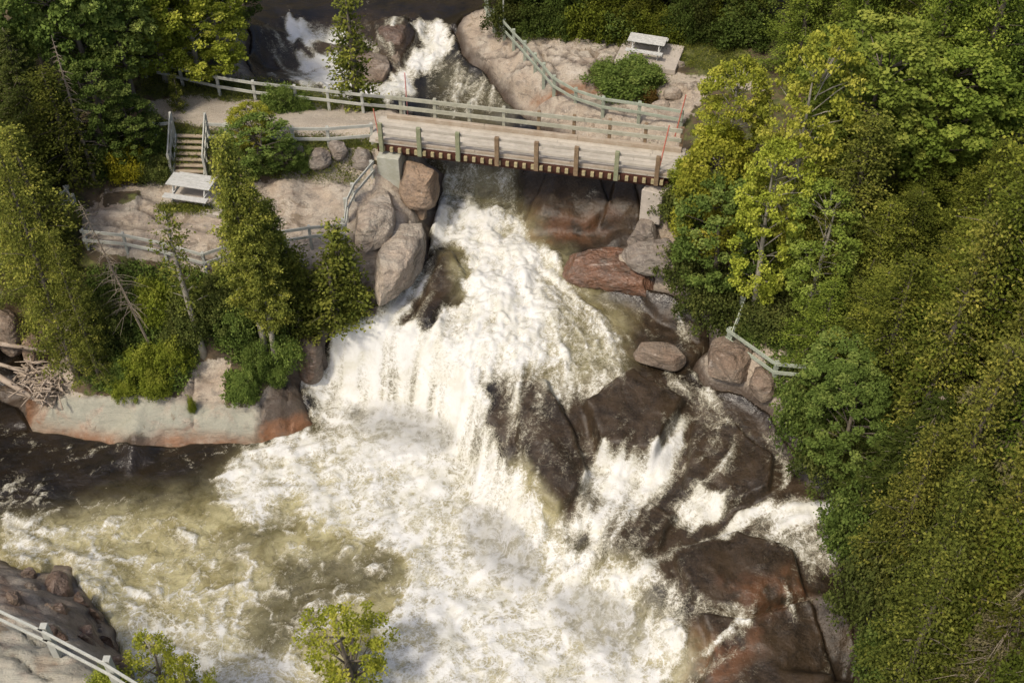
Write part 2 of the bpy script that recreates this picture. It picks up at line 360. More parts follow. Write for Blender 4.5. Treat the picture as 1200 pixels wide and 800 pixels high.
# water
k = N('river_water'); p = k.pos()
foam = k.attr('foam'); fine = k.noise(p, 9, 5, .7, .8); fine2 = k.noise(p, 30, 3, .7)
def fil(sc, w):
    n_ = k.math('ABSOLUTE', k.math('SUBTRACT', k.noise(p, sc, 3, .6, 1.4), .5))
    return k.mapr(n_, 0, w, 1, 0)
lacy = k.math('ADD', k.math('MULTIPLY', fil(1.5, .05), .2), k.math('MULTIPLY', fil(4.2, .06), .16))
fv = k.math('ADD', foam, k.math('ADD', k.mapr(fine, .3, .7, -.22, .2, False), k.math('ADD', k.mapr(fine2, .3, .7, -.1, .1, False), k.math('SUBTRACT', lacy, .08))))
fv = k.math('ADD', fv, k.math('MULTIPLY', k.attr('olive'), k.math('SUBTRACT', k.math('ADD', k.math('MULTIPLY', fil(.75, .03), .34), k.math('MULTIPLY', fil(2.4, .05), .2)), .04)))
fm = k.mapr(fv, .26, .95)
deep = k.mix(k.mapr(k.noise(p, .7, 4), .35, .65), (.008, .006, .004), (.02, .014, .008))
olive = k.mix(k.mapr(k.noise(p, .8, 5, .6, 1), .35, .65), (.27, .235, .105), (.45, .41, .225))
rk = k.mix(k.mapr(k.noise(p, 1.1, 6, .65, .5), .35, .65), (.013, .009, .005), (.043, .028, .0145))
rk = k.mix(k.mapr(k.noise(p, 14, 4, .75), .35, .75, 0, .5), rk, (.085, .062, .042))
rk = k.mix(k.math('MULTIPLY', k.attr('orange'), k.mapr(k.noise(p, 1.3, 5, .6), .35, .6)), rk, (.16, .07, .03))
wc = k.mix(k.attr('film'), deep, rk)
wc = k.mix(k.math('MULTIPLY', k.attr('olive'), k.mapr(k.noise(p, 2.2, 5, .65, 1.5), .25, .6, .45, 1)), wc, olive)
fc = k.mix(k.mapr(fv, .5, 1.15), (.38, .35, .25), (.64, .64, .61))
fc = k.mix(k.mapr(k.noise(p, .9, 6, .65, 1.2), .42, .66, 0, .5), fc, (.5, .48, .37))
c = k.mix(fm, wc, fc)
ro = k.mix(fm, k.mix(k.attr('film'), .14, .34), .8)
h = k.math('ADD', k.math('MULTIPLY', k.noise(p, 3.5, 5, .65, .8), 1.0), k.math('MULTIPLY', fm, .35))
h = k.math('ADD', h, k.math('MULTIPLY', fine, .5))
k.bsdf(c, ro, k.bump(h, .42, .1), k.mix(k.attr('film'), .5, .33))
M['water'] = k.m
def woodmat(name, a, b, sc=3, stain=(.1, .07, .05)):
    k = N(name); p = k.co(); o = k.n('ShaderNodeObjectInfo').outputs['Random']
    n = k.noise(k.scale(p, (1, 1, 1)), sc, 6, .7, .3); n2 = k.noise(k.scale(p, (3, 14, 14)), sc, 4, .7)
    c = k.mix(k.mapr(n, .35, .65), a, b); c = k.mix(k.mapr(n2, .5, .75, 0, .6), c, stain)
    c = k.mix(k.math('MULTIPLY', o, .3), c, b)
    k.bsdf(c, .8, k.bump(n2, .4, .02), .3); return k.m
M['deck'] = woodmat('weathered_deck_boards', (.5, .46, .39), (.39, .355, .295), 1.5, (.25, .21, .165))
M['rail'] = woodmat('weathered_grey_green_wood', (.4, .39, .31), (.3, .3, .23), 2.5)
M['greenpaint'] = woodmat('faded_green_paint', (.35, .385, .305), (.27, .3, .235), 3, (.2, .2, .14))
M['palepaint'] = woodmat('pale_grey_green_paint', (.45, .455, .4), (.36, .365, .32), 3, (.28, .27, .21))
M['postgreen'] = woodmat('green_stained_post', (.17, .2, .11), (.28, .28, .18), 5, (.12, .1, .06))
M['postbrown'] = woodmat('brown_stained_post', (.24, .17, .1), (.15, .1, .06), 5, (.32, .26, .16))
M['kerb'] = woodmat('peeling_kerb_beam', (.42, .365, .29), (.33, .27, .2), 2, (.2, .1, .06))
M['joist'] = woodmat('yellow_joist_end', (.4, .34, .2), (.3, .26, .14), 5)
M['darkbeam'] = woodmat('rusty_girder', (.09, .03, .018), (.05, .02, .012), 3, (.03, .012, .01))
M['white'] = woodmat('white_painted_boards', (.55, .55, .52), (.42, .42, .39), 6, (.28, .27, .24))
M['slab'] = woodmat('concrete_pad', (.48, .43, .37), (.38, .34, .29), 4, (.3, .26, .21))
M['concrete'] = woodmat('stained_concrete', (.46, .46, .4), (.34, .34, .27), 2, (.22, .26, .22))
M['tread'] = woodmat('stair_tread_wood', (.4, .33, .24), (.32, .26, .18), 4)
M['drift'] = woodmat('bleached_driftwood', (.42, .35, .28), (.3, .24, .18), 3)
M['bark'] = woodmat('grey_bark', (.2, .17, .13), (.12, .1, .075), 4, (.06, .05, .04))
M['palebark'] = woodmat('pale_bark', (.36, .33, .27), (.24, .22, .17), 4, (.12, .1, .08))
M['deadwood'] = woodmat('dead_twigs', (.26, .22, .17), (.2, .165, .12), 4)
k = N('pink_marker_paint'); k.bsdf((.6, .25, .22), .6); M['pink'] = k.m
k = N('red_marker_paint'); k.bsdf((.52, .16, .11), .6); M['red'] = k.m
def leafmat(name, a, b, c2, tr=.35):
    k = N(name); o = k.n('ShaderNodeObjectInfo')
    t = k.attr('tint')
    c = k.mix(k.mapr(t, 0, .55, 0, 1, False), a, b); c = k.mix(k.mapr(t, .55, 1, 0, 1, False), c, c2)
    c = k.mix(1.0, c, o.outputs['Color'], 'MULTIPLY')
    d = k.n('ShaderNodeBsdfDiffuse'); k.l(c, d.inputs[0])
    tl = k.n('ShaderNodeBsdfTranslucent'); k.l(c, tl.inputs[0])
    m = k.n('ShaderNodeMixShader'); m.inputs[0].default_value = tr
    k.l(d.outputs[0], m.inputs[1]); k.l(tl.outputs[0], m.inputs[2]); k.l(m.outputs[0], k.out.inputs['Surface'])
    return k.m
M['lcedar'] = leafmat('cedar_foliage', (.045, .062, .014), (.16, .18, .035), (.36, .35, .07))
M['lbroad'] = leafmat('green_leaves', (.06, .095, .022), (.16, .225, .05), (.33, .38, .1))
M['lyellow'] = leafmat('yellowing_leaves', (.15, .16, .03), (.36, .34, .055), (.6, .5, .13))
M['lspruce'] = leafmat('spruce_needles', (.05, .07, .02), (.13, .155, .04), (.28, .28, .08))
M['lolive'] = leafmat('greyish_needles', (.11, .11, .05), (.2, .18, .09), (.36, .31, .19))
M['llime'] = leafmat('lime_leaves', (.1, .13, .02), (.23, .27, .035), (.42, .42, .08))

# ------------------------------------------------------------------ river + terrain
RIVER = [(275, -60), (284, 0), (290, 40), (286, 70), (300, 92), (345, 100), (400, 112), (450, 120), (478, 136), (500, 188), (516, 200), (512, 228), (508, 250), (503, 270), (500, 295), (480, 322), (455, 342), (430, 354), (410, 366), (386, 381), (380, 400), (384, 425), (368, 436), (350, 440), (347, 458), (364, 492), (335, 506), (300, 514), (200, 516), (100, 510), (40, 497), (22, 470), (-60, 445), (-150, 450), (-120, 660), (-20, 655), (0, 652), (22, 662), (48, 670), (62, 660), (82, 656), (88, 682), (100, 700), (118, 715), (128, 735), (138, 760), (160, 795), (190, 840), (300, 980), (900, 980), (1000, 850), (1008, 760), (998, 700), (990, 640), (990, 595), (972, 545), (930, 520), (905, 480), (870, 457), (826, 447), (815, 430), (835, 400), (820, 372), (790, 350), (745, 335), (700, 300), (745, 280), (752, 262), (750, 235), (745, 205), (690, 170), (640, 152), (612, 130), (592, 108), (570, 80), (545, 58), (532, 35), (548, 22), (580, 14), (592, 0), (600, -60)]
GULLY = [(-120, 400), (0, 400), (60, 392), (70, 420), (50, 445), (0, 450), (-120, 460)]
U, V = proj(XX, YY, S0)
sdR = np.maximum(polysd(U, V, RIVER), polysd(U, V, GULLY))
def plate(poly, h, fe=3.0):
    p_ = np.array(poly); sel = (U > p_[:, 0].min()-12) & (U < p_[:, 0].max()+12) & (V > p_[:, 1].min()-12) & (V < p_[:, 1].max()+12)
    uw = U[sel]+5*fbm(XX[sel], YY[sel], .9, 3, 401); vw = V[sel]+4*fbm(XX[sel], YY[sel], .9, 3, 411)
    S0[sel] += h*sst(-fe, fe, polysd(uw, vw, poly))
PLATES = [([(535, 36), (560, 14), (600, 22), (622, 48), (655, 100), (636, 112), (600, 106), (576, 76), (546, 56)], .35), ([(610, 40), (690, 48), (700, 80), (672, 98), (640, 70)], .2), ([(95, 285), (120, 225), (200, 238), (270, 250), (262, 300), (180, 300)], .18), ([(683, 478), (742, 440), (800, 474), (764, 540), (706, 532)], .55), ([(600, 455), (640, 450), (668, 500), (690, 560), (655, 606), (630, 590), (612, 540)], .4),
    ([(812, 502), (860, 500), (905, 540), (900, 578), (850, 598), (800, 575)], .4), ([(785, 652), (860, 628), (930, 650), (945, 700), (880, 722), (815, 712)], .45),
    ([(820, 722), (878, 728), (950, 706), (975, 800), (900, 860), (800, 860), (835, 770)], .4), ([(720, 610), (760, 596), (790, 610), (770, 648), (716, 662), (700, 640)], .4),
    ([(745, 340), (800, 352), (838, 392), (820, 398), (770, 372)], .35), ([(615, 262), (640, 205), (700, 202), (715, 250), (690, 270)], .35), ([(705, 268), (725, 205), (760, 208), (756, 262)], .4),
    ([(512, 305), (528, 296), (546, 326), (505, 380), (484, 384)], .3), ([(436, 30), (476, 22), (490, 46), (470, 80), (440, 62)], .35), ([(345, 45), (400, 56), (430, 80), (400, 84), (345, 66)], .25)]
for q_, h_ in PLATES: plate(q_, h_)
wetn = sdR/32+.16*fbm(XX, YY, 1.2, 3, 5)
wet = sst(-.12, .22, wetn)

A = {n: np.zeros_like(S0) for n in ('foam', 'olive', 'film', 'orange', 'step')}
UW = U+15*fbm(XX, YY, 1.1, 3, 201); VW = V+12*fbm(XX, YY, 1.1, 3, 211)
def D(poly, v, f=12, m='set'): paint(A['foam'], UW, VW, poly, v, f*1.5, m)
# foam density, traced
D([(300, 512), (364, 493), (350, 440), (390, 385), (520, 405), (560, 460), (600, 530), (640, 620), (700, 690), (790, 760), (790, 860), (400, 860), (425, 760), (470, 690), (420, 640), (340, 640), (270, 618), (250, 570), (262, 535)], .93, 16)
D([(0, 560), (60, 590), (170, 590), (300, 640), (440, 640), (440, 700), (400, 760), (380, 860), (160, 860), (140, 760), (60, 660), (0, 640)], .52, 20, 'max')
D([(150, 700), (300, 740), (380, 790), (380, 860), (170, 860), (130, 740)], .76, 25)
D([(80, 650), (160, 660), (140, 740), (100, 700)], .55, 15)
D([(0, 600), (60, 625), (120, 640), (130, 700), (80, 660), (0, 655)], .7, 12)
D([(0, 530), (50, 560), (80, 590), (0, 590)], .5, 14)
D([(0, 500), (200, 520), (260, 530), (240, 560), (120, 545), (0, 520)], .27, 10)
D([(270, 640), (350, 600), (470, 650), (480, 670), (400, 700), (340, 760), (300, 740), (380, 680)], .36, 14)
D([(325, 650), (365, 640), (460, 655), (470, 672), (400, 705), (340, 745), (330, 730), (390, 680)], .42, 8)
D([(450, 665), (470, 655), (475, 668), (455, 680)], .2, 5)
D([(320, 590), (355, 580), (370, 600), (330, 605)], .5, 8)
D([(500, 242), (520, 232), (560, 236), (600, 246), (640, 290), (660, 320), (690, 345), (730, 372), (738, 400), (720, 432), (650, 440), (620, 470), (580, 470), (555, 440), (520, 402), (490, 392), (520, 350), (545, 325), (530, 290), (505, 300)], .97, 8)
D([(500, 295), (515, 300), (500, 345), (480, 385), (430, 383), (445, 365), (475, 335)], .72, 7)
D([(383, 385), (430, 384), (455, 350), (420, 362)], .3, 6)
D([(514, 288), (532, 286), (554, 325), (528, 354), (506, 384), (468, 384), (498, 340)], .2, 4)
D([(560, 238), (600, 245), (630, 285), (600, 280)], .7, 8)
D([(640, 335), (680, 345), (735, 380), (730, 430), (660, 440), (640, 400)], .62, 12)
D([(680, 345), (760, 350), (840, 390), (830, 430), (760, 400), (720, 385)], .27, 8)
D([(590, 440), (730, 425), (800, 445), (790, 490), (760, 537), (706, 530), (640, 610), (610, 560), (580, 500), (565, 460)], .33, 9)
D([(590, 450), (720, 430), (740, 445), (680, 480), (660, 520), (640, 530), (600, 470)], .6, 10)
D([(600, 480), (660, 500), (650, 600), (625, 590), (595, 520)], .36, 8)
D([(685, 478), (745, 442), (795, 478), (762, 537), (706, 530)], .13, 5)
D([(700, 532), (760, 540), (795, 482), (812, 500), (800, 540), (770, 590), (745, 640), (715, 660), (690, 640), (680, 590)], .82, 8)
D([(690, 560), (720, 560), (700, 600), (660, 610), (640, 600), (670, 580)], .55, 10)
D([(610, 560), (640, 610), (700, 612), (720, 640), (700, 700), (640, 690), (600, 640)], .85, 9)
D([(655, 625), (690, 630), (690, 645), (655, 645)], .45, 7)
D([(762, 430), (790, 432), (850, 470), (880, 520), (850, 540), (815, 510), (800, 470)], .62, 12)
D([(383, 376), (450, 378), (520, 392), (562, 438), (575, 500), (540, 500), (500, 440), (384, 430)], 1, 5)
D([(820, 440), (835, 440), (850, 470), (830, 470)], .75, 6)
D([(815, 510), (870, 520), (890, 560), (860, 600), (800, 590), (770, 600), (800, 545)], .34, 10)
D([(895, 500), (912, 505), (925, 545), (935, 575), (905, 575), (895, 540)], .55, 6)
D([(735, 610), (790, 600), (830, 610), (770, 650), (710, 660)], .4, 10)
D([(790, 590), (815, 576), (840, 585), (842, 608), (800, 625), (785, 615)], .88, 5)
D([(745, 655), (790, 645), (850, 618), (880, 592), (905, 580), (985, 582), (988, 605), (940, 625), (890, 625), (850, 640), (800, 650), (750, 668)], .93, 6)
D([(890, 615), (985, 610), (990, 660), (950, 690), (930, 660), (880, 640)], .6, 10)
D([(780, 655), (870, 640), (930, 660), (960, 690), (980, 800), (850, 850), (830, 800), (800, 780), (810, 720), (790, 690)], .2, 6)
D([(700, 665), (760, 660), (800, 685), (808, 720), (800, 765), (775, 790), (720, 760), (680, 720)], .8, 8)
D([(730, 690), (780, 690), (790, 720), (750, 725)], .5, 8)
D([(810, 705), (850, 705), (860, 720), (815, 725)], .66, 6)
D([(935, 690), (952, 700), (950, 725), (938, 715)], .55, 5)
D([(805, 765), (845, 745), (862, 745), (840, 760), (810, 778)], .62, 4)
D([(860, 700), (870, 705), (878, 745), (868, 750), (858, 730)], .6, 4)
D([(795, 800), (840, 770), (850, 775), (800, 830)], .55, 4)
D([(500, 188), (600, 194), (612, 240), (600, 246), (512, 236)], .6, 8)
D([(545, 215), (605, 225), (600, 245), (560, 238)], .33, 6)
D([(670, 235), (720, 228), (722, 238), (680, 245)], .5, 4)
for q_, v_ in (([(688, 480), (742, 446), (792, 476), (760, 532), (708, 526)], .1), ([(606, 462), (636, 458), (664, 505), (682, 560), (654, 598), (634, 585)], .3), ([(820, 508), (858, 506), (896, 542), (890, 572), (850, 590), (810, 572)], .22), ([(800, 660), (860, 638), (925, 655), (935, 695), (880, 714), (820, 704)], .06), ([(835, 735), (880, 738), (945, 718), (965, 800), (900, 850), (830, 800)], .14)): D(q_, v_, 4)
D([(706, 530), (762, 540), (800, 480), (812, 490), (780, 560), (740, 590), (700, 580)], .97, 4)
D([(800, 770), (850, 742), (868, 728), (874, 735), (850, 752), (806, 782)], .8, 3)
# upstream
D([(300, -60), (600, -60), (560, 20), (520, 20), (330, 22), (300, 60)], .04, 6)
D([(332, 22), (362, 24), (404, 32), (412, 56), (370, 60), (335, 46)], 1, 4)
D([(342, 66), (400, 64), (412, 80), (350, 84)], 1, 3)
D([(300, 24), (480, 24), (480, 110), (300, 95)], .34, 6, 'max')
D([(340, 88), (400, 82), (440, 94), (480, 80), (492, 112), (450, 120), (400, 112), (358, 102)], .95, 5)
D([(484, 18), (500, 20), (530, 26), (534, 62), (515, 82), (484, 92), (478, 72), (492, 50)], .95, 4)
D([(520, 70), (580, 90), (600, 130), (500, 150), (500, 90)], .46, 8)
# olive tint
def T(n, poly, v, f=12, m='set'): paint(A[n], UW, VW, poly, v, f*1.3, m)
T('olive', [(-50, 640), (60, 620), (150, 600), (250, 590), (290, 545), (460, 490), (620, 620), (800, 760), (760, 980), (-50, 980)], 1, 35)
T('olive', [(0, 628), (120, 608), (260, 608), (240, 700), (0, 660)], .95, 20)
T('olive', [(320, 650), (460, 640), (480, 672), (400, 710), (330, 770), (280, 760)], .35, 16)
T('olive', [(255, 635), (330, 590), (350, 620), (270, 670)], .45, 16)
T('olive', [(520, 240), (610, 250), (735, 370), (735, 435), (640, 450), (540, 400)], .55, 14)
T('olive', [(510, 190), (605, 200), (605, 240), (515, 236)], .5, 10)
T('olive', [(600, 540), (650, 600), (660, 650), (600, 640)], .9, 10)
T('olive', [(700, 660), (760, 660), (740, 720), (680, 710)], .8, 10)
T('olive', [(510, 70), (600, 110), (590, 160), (500, 150)], .18, 14)
# rock film
for q in ([(590, 440), (740, 430), (800, 445), (900, 490), (960, 550), (1000, 640), (1010, 860), (790, 860), (808, 720), (790, 690), (720, 660), (715, 640), (640, 605), (610, 560), (575, 500)], [(700, 345), (850, 390), (830, 440), (730, 420)], [(500, 300), (530, 290), (550, 325), (480, 390), (385, 390), (430, 350)], [(610, 200), (760, 200), (760, 290), (612, 290)], [(310, 20), (480, 22), (480, 90), (440, 105), (300, 92)]): T('film', q, 1, 8)
for q in ([(800, 725), (850, 760), (940, 700), (920, 680), (870, 800), (790, 820)], [(780, 780), (860, 790), (840, 860), (780, 860)], [(630, 256), (720, 262), (700, 285), (625, 280)], [(850, 690), (940, 690), (880, 720)]): T('orange', q, .6, 14)
T('olive', [(380, 386), (430, 384), (440, 345), (400, 360)], 0, 5)

# flow field (photo px position -> px direction)
FL = [(330, 10, 3, 10), (420, 10, 2, 10), (540, 5, -6, 10), (350, 40, 6, 10), (510, 40, -3, 10), (370, 90, 10, 4), (440, 105, 10, 4), (500, 100, 2, 10), (560, 110, -4, 8), (530, 150, 0, 10), (560, 200, -1, 10), (530, 230, -2, 10), (600, 230, -1, 10), (515, 260, -2, 10), (560, 270, -1, 10), (610, 275, 2, 10), (500, 310, -4, 10), (525, 330, -6, 10), (470, 355, -8, 8), (600, 330, 1, 10), (560, 360, -4, 10), (650, 330, 8, 6), (700, 365, 9, 5), (640, 380, 3, 8), (700, 410, 3, 9), (410, 378, -6, 5), (420, 430, 0, 10), (470, 440, 0, 10), (520, 450, -2, 10), (560, 500, -2, 10), (590, 560, -1, 10), (620, 620, -3, 10), (600, 430, -3, 10), (640, 480, -3, 10), (740, 450, 3, 8), (700, 500, -3, 10), (660, 570, -4, 10), (720, 570, -4, 10), (790, 510, -5, 10), (760, 580, -5, 10), (810, 460, 7, 8), (860, 510, 3, 10), (840, 560, -7, 6), (910, 530, 3, 10), (700, 650, -4, 10), (960, 600, -10, 1), (900, 600, -10, 5), (840, 640, -10, 4), (780, 660, -10, 5), (740, 710, -5, 10), (790, 730, 0, 10), (850, 720, -8, 5), (870, 770, -8, 8), (930, 680, 4, 10), (940, 760, -4, 10), (500, 560, -8, 5), (560, 680, -7, 5), (620, 760, -8, 3), (450, 520, -8, 2), (400, 580, -9, 1), (330, 560, -9, 2), (350, 680, -9, 5), (450, 760, -9, 2), (280, 650, -9, 2), (200, 620, -9, -3), (120, 620, -9, -4), (200, 740, -9, -4), (60, 600, -9, -4), (100, 540, -9, 3), (200, 540, -9, 1), (0, 560, -9, 1), (300, 780, -9, -3), (700, 830, -9, 1)]
fp = []; fd = []
for a, b, dx, dy in FL:
    h0 = hit(a, b); h1 = hit(a+dx, b+dy); v = np.array([h1[0]-h0[0], h1[1]-h0[1]]); v /= (np.linalg.norm(v)+1e-9)
    fp.append(h0[:2]); fd.append(v)
cx = np.arange(WX[0], WX[-1]+.6, .5); cy = np.arange(WY[0], WY[-1]+.6, .5)
CX, CY = np.meshgrid(cx, cy); vx = np.zeros_like(CX); vy = np.zeros_like(CX); ws = np.zeros_like(CX)
for (a, b), v in zip(fp, fd):
    w = 1/((CX-a)**2+(CY-b)**2+.15)**1.6; vx += w*v[0]; vy += w*v[1]; ws += w
vx /= ws; vy /= ws
def up(A2):
    fx = (XX-cx[0])/.5; fy = (YY-cy[0])/.5; i = np.clip(fx.astype(int), 0, len(cx)-2); j = np.clip(fy.astype(int), 0, len(cy)-2); u = fx-i; v = fy-j
    return (A2[j, i]*(1-u)+A2[j, i+1]*u)*(1-v)+(A2[j+1, i]*(1-u)+A2[j+1, i+1]*u)*v
vx = up(vx)+.55*fbm(XX, YY, 1.5, 3, 31); vy = up(vy)+.55*fbm(XX, YY, 1.5, 3, 57)
nv = np.sqrt(vx*vx+vy*vy)+.15; vx /= nv; vy /= nv
rs = np.random.RandomState(11)
def lic(nz, steps, h=G):
    acc = nz.copy(); n = 1
    for sg in (1, -1):
        x = XX.copy(); y = YY.copy()
        for s in range(steps):
            i = np.clip(((x-WX[0])/G+.5).astype(int), 0, len(WX)-1); j = np.clip(((y-WY[0])/G+.5).astype(int), 0, len(WY)-1)
            x = x+sg*h*vx[j, i]; y = y+sg*h*vy[j, i]
            acc += sample(nz, x, y); n += 1
    return acc/n
def norm(a): return (a-a.mean())/(a.std()*2.2)
L1 = norm(lic(blur(rs.rand(*S0.shape), 2), 13))
L2 = norm(lic(fbm(XX, YY, .55, 3, 3), 22))
L3 = norm(lic(fbm(XX, YY, 1.6, 3, 13), 12))
wx_ = XX+.5*fbm(XX, YY, 1.1, 3, 71); wy_ = YY+.5*fbm(XX, YY, 1.1, 3, 91)
web = ridge(wx_, wy_, 1.3, 3, 2)
web = sst(.35, .95, web)
gy0, gx0 = np.gradient(blur(S0, 6), G); stp = sst(.5, 1.6, np.hypot(gx0, gy0))
turb = norm(ridge(XX+.6*fbm(XX, YY, .9, 3, 501), YY+.6*fbm(XX, YY, .9, 3, 521), .9, 4, 17)); T1 = norm(fbm(XX, YY, .3, 3, 531)); T2_ = norm(fbm(XX, YY, 1.5, 4, 541))
iso = (1-stp)*(1-A['film'])
L3 = L3*(1-.6*iso)+T2_*.5*iso; L2 = L2*(1-.35*iso)+turb*.35*iso; L1 = L1*(1-.35*iso)+T1*.35*iso
dens = blur(A['foam'], 2)
t = .45*L1+.35*L2+.35*L3
pool = sst(POOL+.5, POOL+.1, S0)
t = t*(1-.45*pool)+pool*(.95*(web-.45))
foam = dens*1.25-.16+t*.62*np.clip(1.25-dens*.5, .3, 1)
foam = np.where(dens > .02, foam, -.5)
cr_ = sst(.6, .9, dens)
foam = foam*(1-cr_)+np.maximum(foam, .74+.1*stp+(.26-.1*stp)*L3+(.22-.08*stp)*L1)*cr_
foam = np.clip(foam, 0, 1.25)
A['foam'] = foam
fz = sst(.3, .8, foam)
rockn = fbm(XX, YY, 2.2, 5, 8)
terr = np.round((rockn*3+XX*.12+YY*.2)*1.3)/1.3   # stepped joints
rockrel = .16*rockn+.05*fbm(XX, YY, .5, 3, 41)+.1*(ridge(XX*1.0, YY*.7, 2.6, 2, 9)-.5)
gyS, gxS = np.gradient(S0, G)
steep = sst(.8, 2.5, np.hypot(gxS, gyS))
Wz = S0+A['film']*rockrel*.9+(1-A['film']*.75)*((.10*L3+.06*L2+.035*L1)*(.35+.65*fz)+.09*fbm(XX, YY, 2.5, 3, 77)+fz*.06)
Wz += fz*(1-pool)*(.05*L3+.04*L1+.17*fbm(XX, YY, .95, 3, 303)+.07*turb*iso)*(1-steep*.5)
Wz += pool*dens*.14*fbm(XX, YY, 1.1, 3, 99)
Wz = Wz-(1-wet)*.55
keep = wet > .005
water = grid_mesh('water', WX, WY, Wz, {k2: A[k2] for k2 in ('foam', 'olive', 'film', 'orange')}, M['water'], keep)
tag(water, 'white foaming river tumbling over brown rock into the pool', kind='structure')

# terrain sheet: fine in view, coarse beyond
def axis(a, b, lo, hi, fine, coarse=2.0):
    return np.concatenate([np.arange(lo, a, coarse), np.arange(a, b, fine), np.arange(b, hi, coarse)])
TX = axis(-27, 27, -87, 87, .1); TY = axis(14.5, 60, -15, 98, .1)
TZ_ = tin(TX, TY)
TZb = blur(TZ_, 4)
X2, Y2 = np.meshgrid(TX, TY)
inn = (X2 >= WX[0]+.1) & (X2 <= WX[-1]-.1) & (Y2 >= WY[0]+.1) & (Y2 <= WY[-1]-.1)
S2 = np.where(inn, sample(S0, X2, Y2), TZb)
U2, V2 = proj(X2, Y2, S2)
wet2 = np.where(inn, sample(wet, X2, Y2), 0)
wn2 = np.where(inn, sample(wetn, X2, Y2), -5)
B = {n: np.zeros_like(S2) for n in ('rock', 'gravel', 'grass', 'orange', 'wetstain_shade', 'lichen')}
B['grass'][:] = .45
def T2(n, poly, v, f=8, m='set'): paint(B[n], U2, V2, poly, v, f, m)
B['rock'] = sst(-1.3, -.6, wn2)
for q in ([(95, 250), (125, 222), (170, 210), (200, 203), (265, 212), (300, 215), (345, 200), (400, 196), (430, 200), (520, 190), (520, 260), (490, 340), (430, 345), (380, 330), (340, 325), (290, 305), (230, 320), (150, 300), (100, 290)],
          [(35, 500), (60, 472), (85, 462), (120, 463), (212, 467), (222, 440), (235, 424), (270, 418), (280, 430), (266, 450), (264, 472), (300, 470), (318, 445), (340, 430), (352, 400), (380, 375), (400, 378), (370, 510)],
          [(535, 30), (560, 12), (590, 8), (600, 30), (640, 42), (700, 45), (740, 55), (740, 70), (700, 72), (690, 85), (705, 105), (760, 105), (800, 95), (830, 110), (800, 150), (795, 175), (620, 150), (580, 110)],
          [(-200, 640), (0, 655), (80, 655), (200, 840), (200, 1000), (-300, 1000)],
          [(720, 270), (800, 270), (850, 360), (860, 385), (930, 420), (920, 480), (860, 460), (800, 350)],
          [(330, 150), (440, 165), (450, 190), (350, 205), (310, 190)]): T2('rock', q, 1)
T2('rock', [(120, 420), (200, 425), (225, 440), (210, 462), (120, 460)], 0, 5)
T2('rock', [(272, 418), (335, 425), (300, 468), (266, 470), (264, 450)], .1, 4)
T2('gravel', [(170, 118), (230, 112), (300, 122), (350, 127), (440, 131), (482, 138), (452, 166), (400, 162), (300, 160), (245, 152), (200, 142), (175, 132)], .95, 6)
T2('gravel', [(785, 170), (860, 180), (860, 215), (785, 210)], .9, 6)
T2('gravel', [(770, 82), (830, 86), (900, 96), (900, 110), (840, 105), (780, 98)], .7, 5)
for q in ([(165, 80), (300, 95), (440, 118), (440, 129), (300, 117), (165, 110)], [(150, 145), (200, 150), (240, 155), (445, 166), (440, 176), (260, 172), (150, 200)], [(640, 40), (730, 35), (870, 60), (900, 95), (820, 82), (790, 72), (740, 50)], [(185, 240), (270, 240), (270, 248), (190, 246)], [(120, 225), (165, 222), (160, 238), (120, 240)]): T2('grass', q, .95, 6); T2('rock', q, .1, 5)
T2('grass', [(100, 320), (380, 330), (330, 425), (200, 425), (100, 430)], .75, 20)
for q in ([(230, 395), (290, 400), (285, 425), (240, 422)], [(110, 420), (225, 440), (210, 465), (120, 462)], [(268, 440), (300, 440), (300, 468), (268, 470)], [(100, 210), (200, 195), (130, 250), (95, 240)]): T2('grass', q, .15, 8)
zr = np.clip((POOL+.5-S2)/.4, 0, 1)*(V2 < 530)*(U2 < 365)*(U2 > 30)
B['orange'] = np.maximum(B['orange'], zr*.8)
T2('orange', [(630, 108), (660, 98), (700, 92), (705, 102), (650, 112), (620, 118)], .9, 3)
T2('orange', [(40, 770), (60, 765), (70, 775), (60, 790), (42, 790)], .9, 3)
T2('orange', [(0, 675), (45, 715), (60, 745), (0, 700)], .6, 6)
B['wetstain_shade'] = sst(-.35, .0, wn2)*.9*(1-zr)
T2('wetstain_shade', [(305, 470), (340, 428), (372, 380), (386, 384), (370, 440), (366, 500), (300, 516)], .85, 4)
T2('wetstain_shade', [(-60, 335), (50, 335), (75, 400), (50, 445), (38, 495), (-60, 500)], .9, 8)  # gully darkened: wet rock plus the shade of the trees, painted in
T2('wetstain_shade', [(905, 450), (1000, 480), (1150, 560), (1150, 900), (960, 900), (960, 560)], .9, 10)  # shade under the right bank trees, painted into the rock colour
T2('wetstain_shade', [(20, 662), (82, 655), (130, 735), (150, 790), (110, 765), (70, 735), (35, 690)], .5, 6)
T2('wetstain_shade', [(470, 335), (500, 290), (505, 240), (498, 238), (492, 280), (462, 325)], .7, 4)
T2('wetstain_shade', [(610, 200), (770, 200), (765, 290), (612, 290)], .8, 8)
T2('grass', [(880, 230), (1700, 230), (1700, 1000), (1070, 1000), (1040, 700), (1000, 560), (940, 430)], 1.1, 10)
T2('wetstain_shade', [(980, 640), (1060, 640), (1100, 1000), (980, 1000)], .95, 8)  # black shade of the lower bank, put into the ground colour
T2('rock', [(980, 640), (1060, 640), (1100, 1000), (980, 1000)], 1, 8)
T2('rock', [(1020, 540), (1700, 540), (1700, 1000), (1080, 1000), (1055, 700)], 0, 8)
T2('rock', [(950, 320), (1100, 320), (1100, 450), (950, 440)], 0, 6)
T2('lichen', [(40, 500), (70, 465), (300, 472), (300, 512)], .9, 8)
T2('lichen', [(-50, 690), (120, 780), (120, 900), (-50, 900)], .6, 20)
